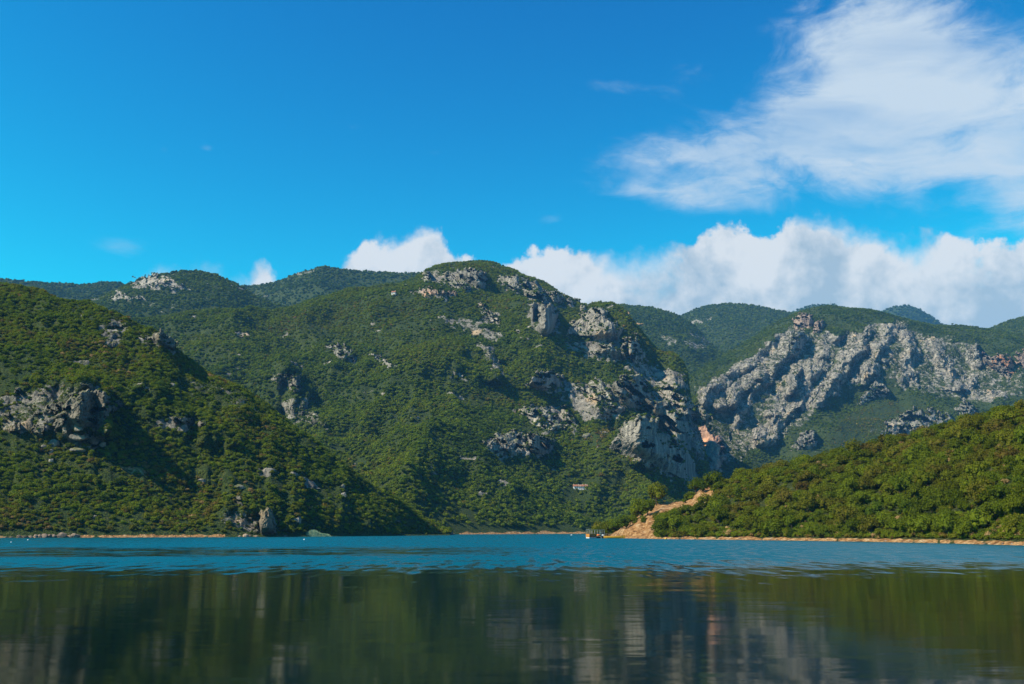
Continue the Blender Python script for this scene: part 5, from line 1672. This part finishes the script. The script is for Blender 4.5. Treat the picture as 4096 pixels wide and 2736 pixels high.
def ball(name, label, cat, loc, r, mat, squash=0.85, eye=True, group=None):
    o = empty(name, loc, 0, label, cat, group)
    V, F = ICO3
    me = new_mesh("float_body", V * np.array([r, r, r * squash]) + np.array([0, 0, r * 0.35]), F, True)
    link("float_body", me, mat, o)
    MB().rod((0, 0, r * 1.1), (0, 0, r * 1.45), r * 0.16, 8).build("eye", M_STEEL, o)
    return o


ball("mooring_buoy", "yellow mooring buoy by the shore right of the spit", "buoy", water_pt(2663, 282), 0.36, M_YELLOW)
ball("fishing_float", "white float alone on the water before the reeds", "float", water_pt(1217, 262), 0.2, M_WHITE)
ball("fishing_float", "white float near the rocky left shore", "float", water_pt(112, 255), 0.18, M_WHITE)
ball("fishing_float", "small white float nearest the left edge", "float", water_pt(45, 208), 0.14, M_WHITE)
ball("fishing_float", "far pale float left of the boats", "float", water_pt(2286, 480), 0.45, M_WHITE, 0.4)

# ------------------------------------------------------------------ buildings and mast
hp = find(hillC, 1575, 1176)
hs_ = empty("house", hp - np.array([0, 0, 0.5]), math.radians(-12), "small white house with red roof below the summit on the left", "house")
MB().box((0, 0, 2.0), (4.6, 3.8, 4.0)).build("wall", M_PLASTER, hs_)
MB().raw([(-2.7, -2.3, 3.9), (2.7, -2.3, 3.9), (2.7, 2.3, 3.9), (-2.7, 2.3, 3.9), (-2.7, 0, 5.9), (2.7, 0, 5.9)], [(0, 1, 5, 4), (2, 3, 4, 5), (0, 4, 3), (1, 2, 5), (0, 3, 2, 1)]).build("roof", M_TILE, hs_)
MB().box((1.6, 0.4, 5.9), (0.5, 0.5, 1.2)).build("chimney", M_PLASTER, [c for c in hs_.children if c.name.startswith("roof")][0])
MB().box((-0.9, -1.93, 2.4), (0.8, 0.08, 1.0)).build("window", M_DARKG, hs_)
MB().box((1.0, -1.93, 1.6), (0.9, 0.08, 2.0)).build("door", M_BROWN, hs_)
hp = find(hillC, 2326, 1950)
fm = empty("farmhouse", hp - np.array([0, 0, 1.3]), math.radians(4), "long low farmhouse with broken red roofs in the trees above the far shore", "house")
sc_ = hp[1] / FPX
for (x0, x1, zt_, m_) in ((-29, -12, 1.0, M_TILE), (-11, 4, 0.7, M_TILE2), (5, 15, 1.0, M_TILE), (17, 29, 1.15, M_TILE2)):
    a, b = x0 * sc_, x1 * sc_
    w2 = 2.2
    z0 = 2.7 + 0.3 * zt_
    MB().box(((a + b) / 2, 0, z0 / 2 + 0.0), (b - a - 0.3, 2 * w2 - 0.6, z0)).build("wall", M_PLASTER, fm)
    rf = MB().raw([(a, -w2, z0), (b, -w2, z0), (b, w2, z0), (a, w2, z0), (a, 0, z0 + 1.5), (b, 0, z0 + 1.5)], [(0, 1, 5, 4), (2, 3, 4, 5), (0, 4, 3), (1, 2, 5), (0, 3, 2, 1)]).build("roof", m_, fm)
    MB().box((a + 0.6, 0.2, z0 + 1.5), (0.4, 0.4, 0.8)).build("chimney", M_PLASTER, rf)
    MB().box(((a + b) / 2, -w2 + 0.28, 1.7), (0.7, 0.06, 0.9)).build("window", M_DARKG, fm)
mpt = find(E1, 3321, 1222)
ms = empty("radio_mast", mpt, 0, "thin radio mast on the hazy blue ridge", "mast")
MB().rod((0, 0, -2), (0, 0, 26), 1.6, 6, 0.6).build("pole", M_STEEL, ms)
MB().box((0, 0, 14), (5, 5, 1.2)).build("platform", M_STEEL, ms)
MB().box((0, 0, 20), (4, 4, 1.0)).build("platform", M_STEEL, ms)


# ------------------------------------------------------------------ reed bed on the far left shore
def reeds():
    r = np.random.default_rng(8)
    m, t, g = material("reed_leaves")
    geo = g.n('ShaderNodeNewGeometry')
    c = g.ramp(g.noise(geo.outputs['Position'], 1.5, 3.0), [(0.3, (0.14, 0.24, 0.15)), (0.55, (0.25, 0.36, 0.23)), (0.75, (0.36, 0.36, 0.18))])
    principled(g, t, c, 0.8, 0.2)
    D = 399.0
    c0 = water_pt(1264, D)
    V, F = [], []
    for k in range(3600):
        x = r.uniform(-5.4, 5.4)
        y = r.uniform(-1.6, 1.6)
        edge = max(0.0, 1 - (x / 5.6) ** 4) * (0.75 + 0.25 * math.cos(x * 0.9 + 1.2))
        h = 2.7 * edge * (0.75 + 0.35 * r.random()) * (1.0 if x < 2 else 1.0 - 0.13 * (x - 2))
        lean = np.array([r.normal() * 0.28 + 0.1, r.normal() * 0.2, 0])
        w = 0.05 + 0.04 * r.random()
        o = len(V)
        b = np.array([x, y, -0.1])
        V += [b + (-w, 0, 0), b + (w, 0, 0), b + lean * 0.5 + (w, 0, h * 0.6), b + lean * 0.5 + (-w, 0, h * 0.6), b + lean * 1.4 + (0, 0, h)]
        F += [(o, o + 1, o + 2, o + 3), (o + 3, o + 2, o + 4)]
    me = bpy.data.meshes.new("reed_bed")
    me.from_pydata([tuple(v) for v in V], [], F)
    me.update()
    o = link("reed_bed", me, m, None, [float(v) for v in c0])
    tag(o, "pale blue-green reed bed on the shore of the left hill", "reeds", None, 'stuff')


reeds()
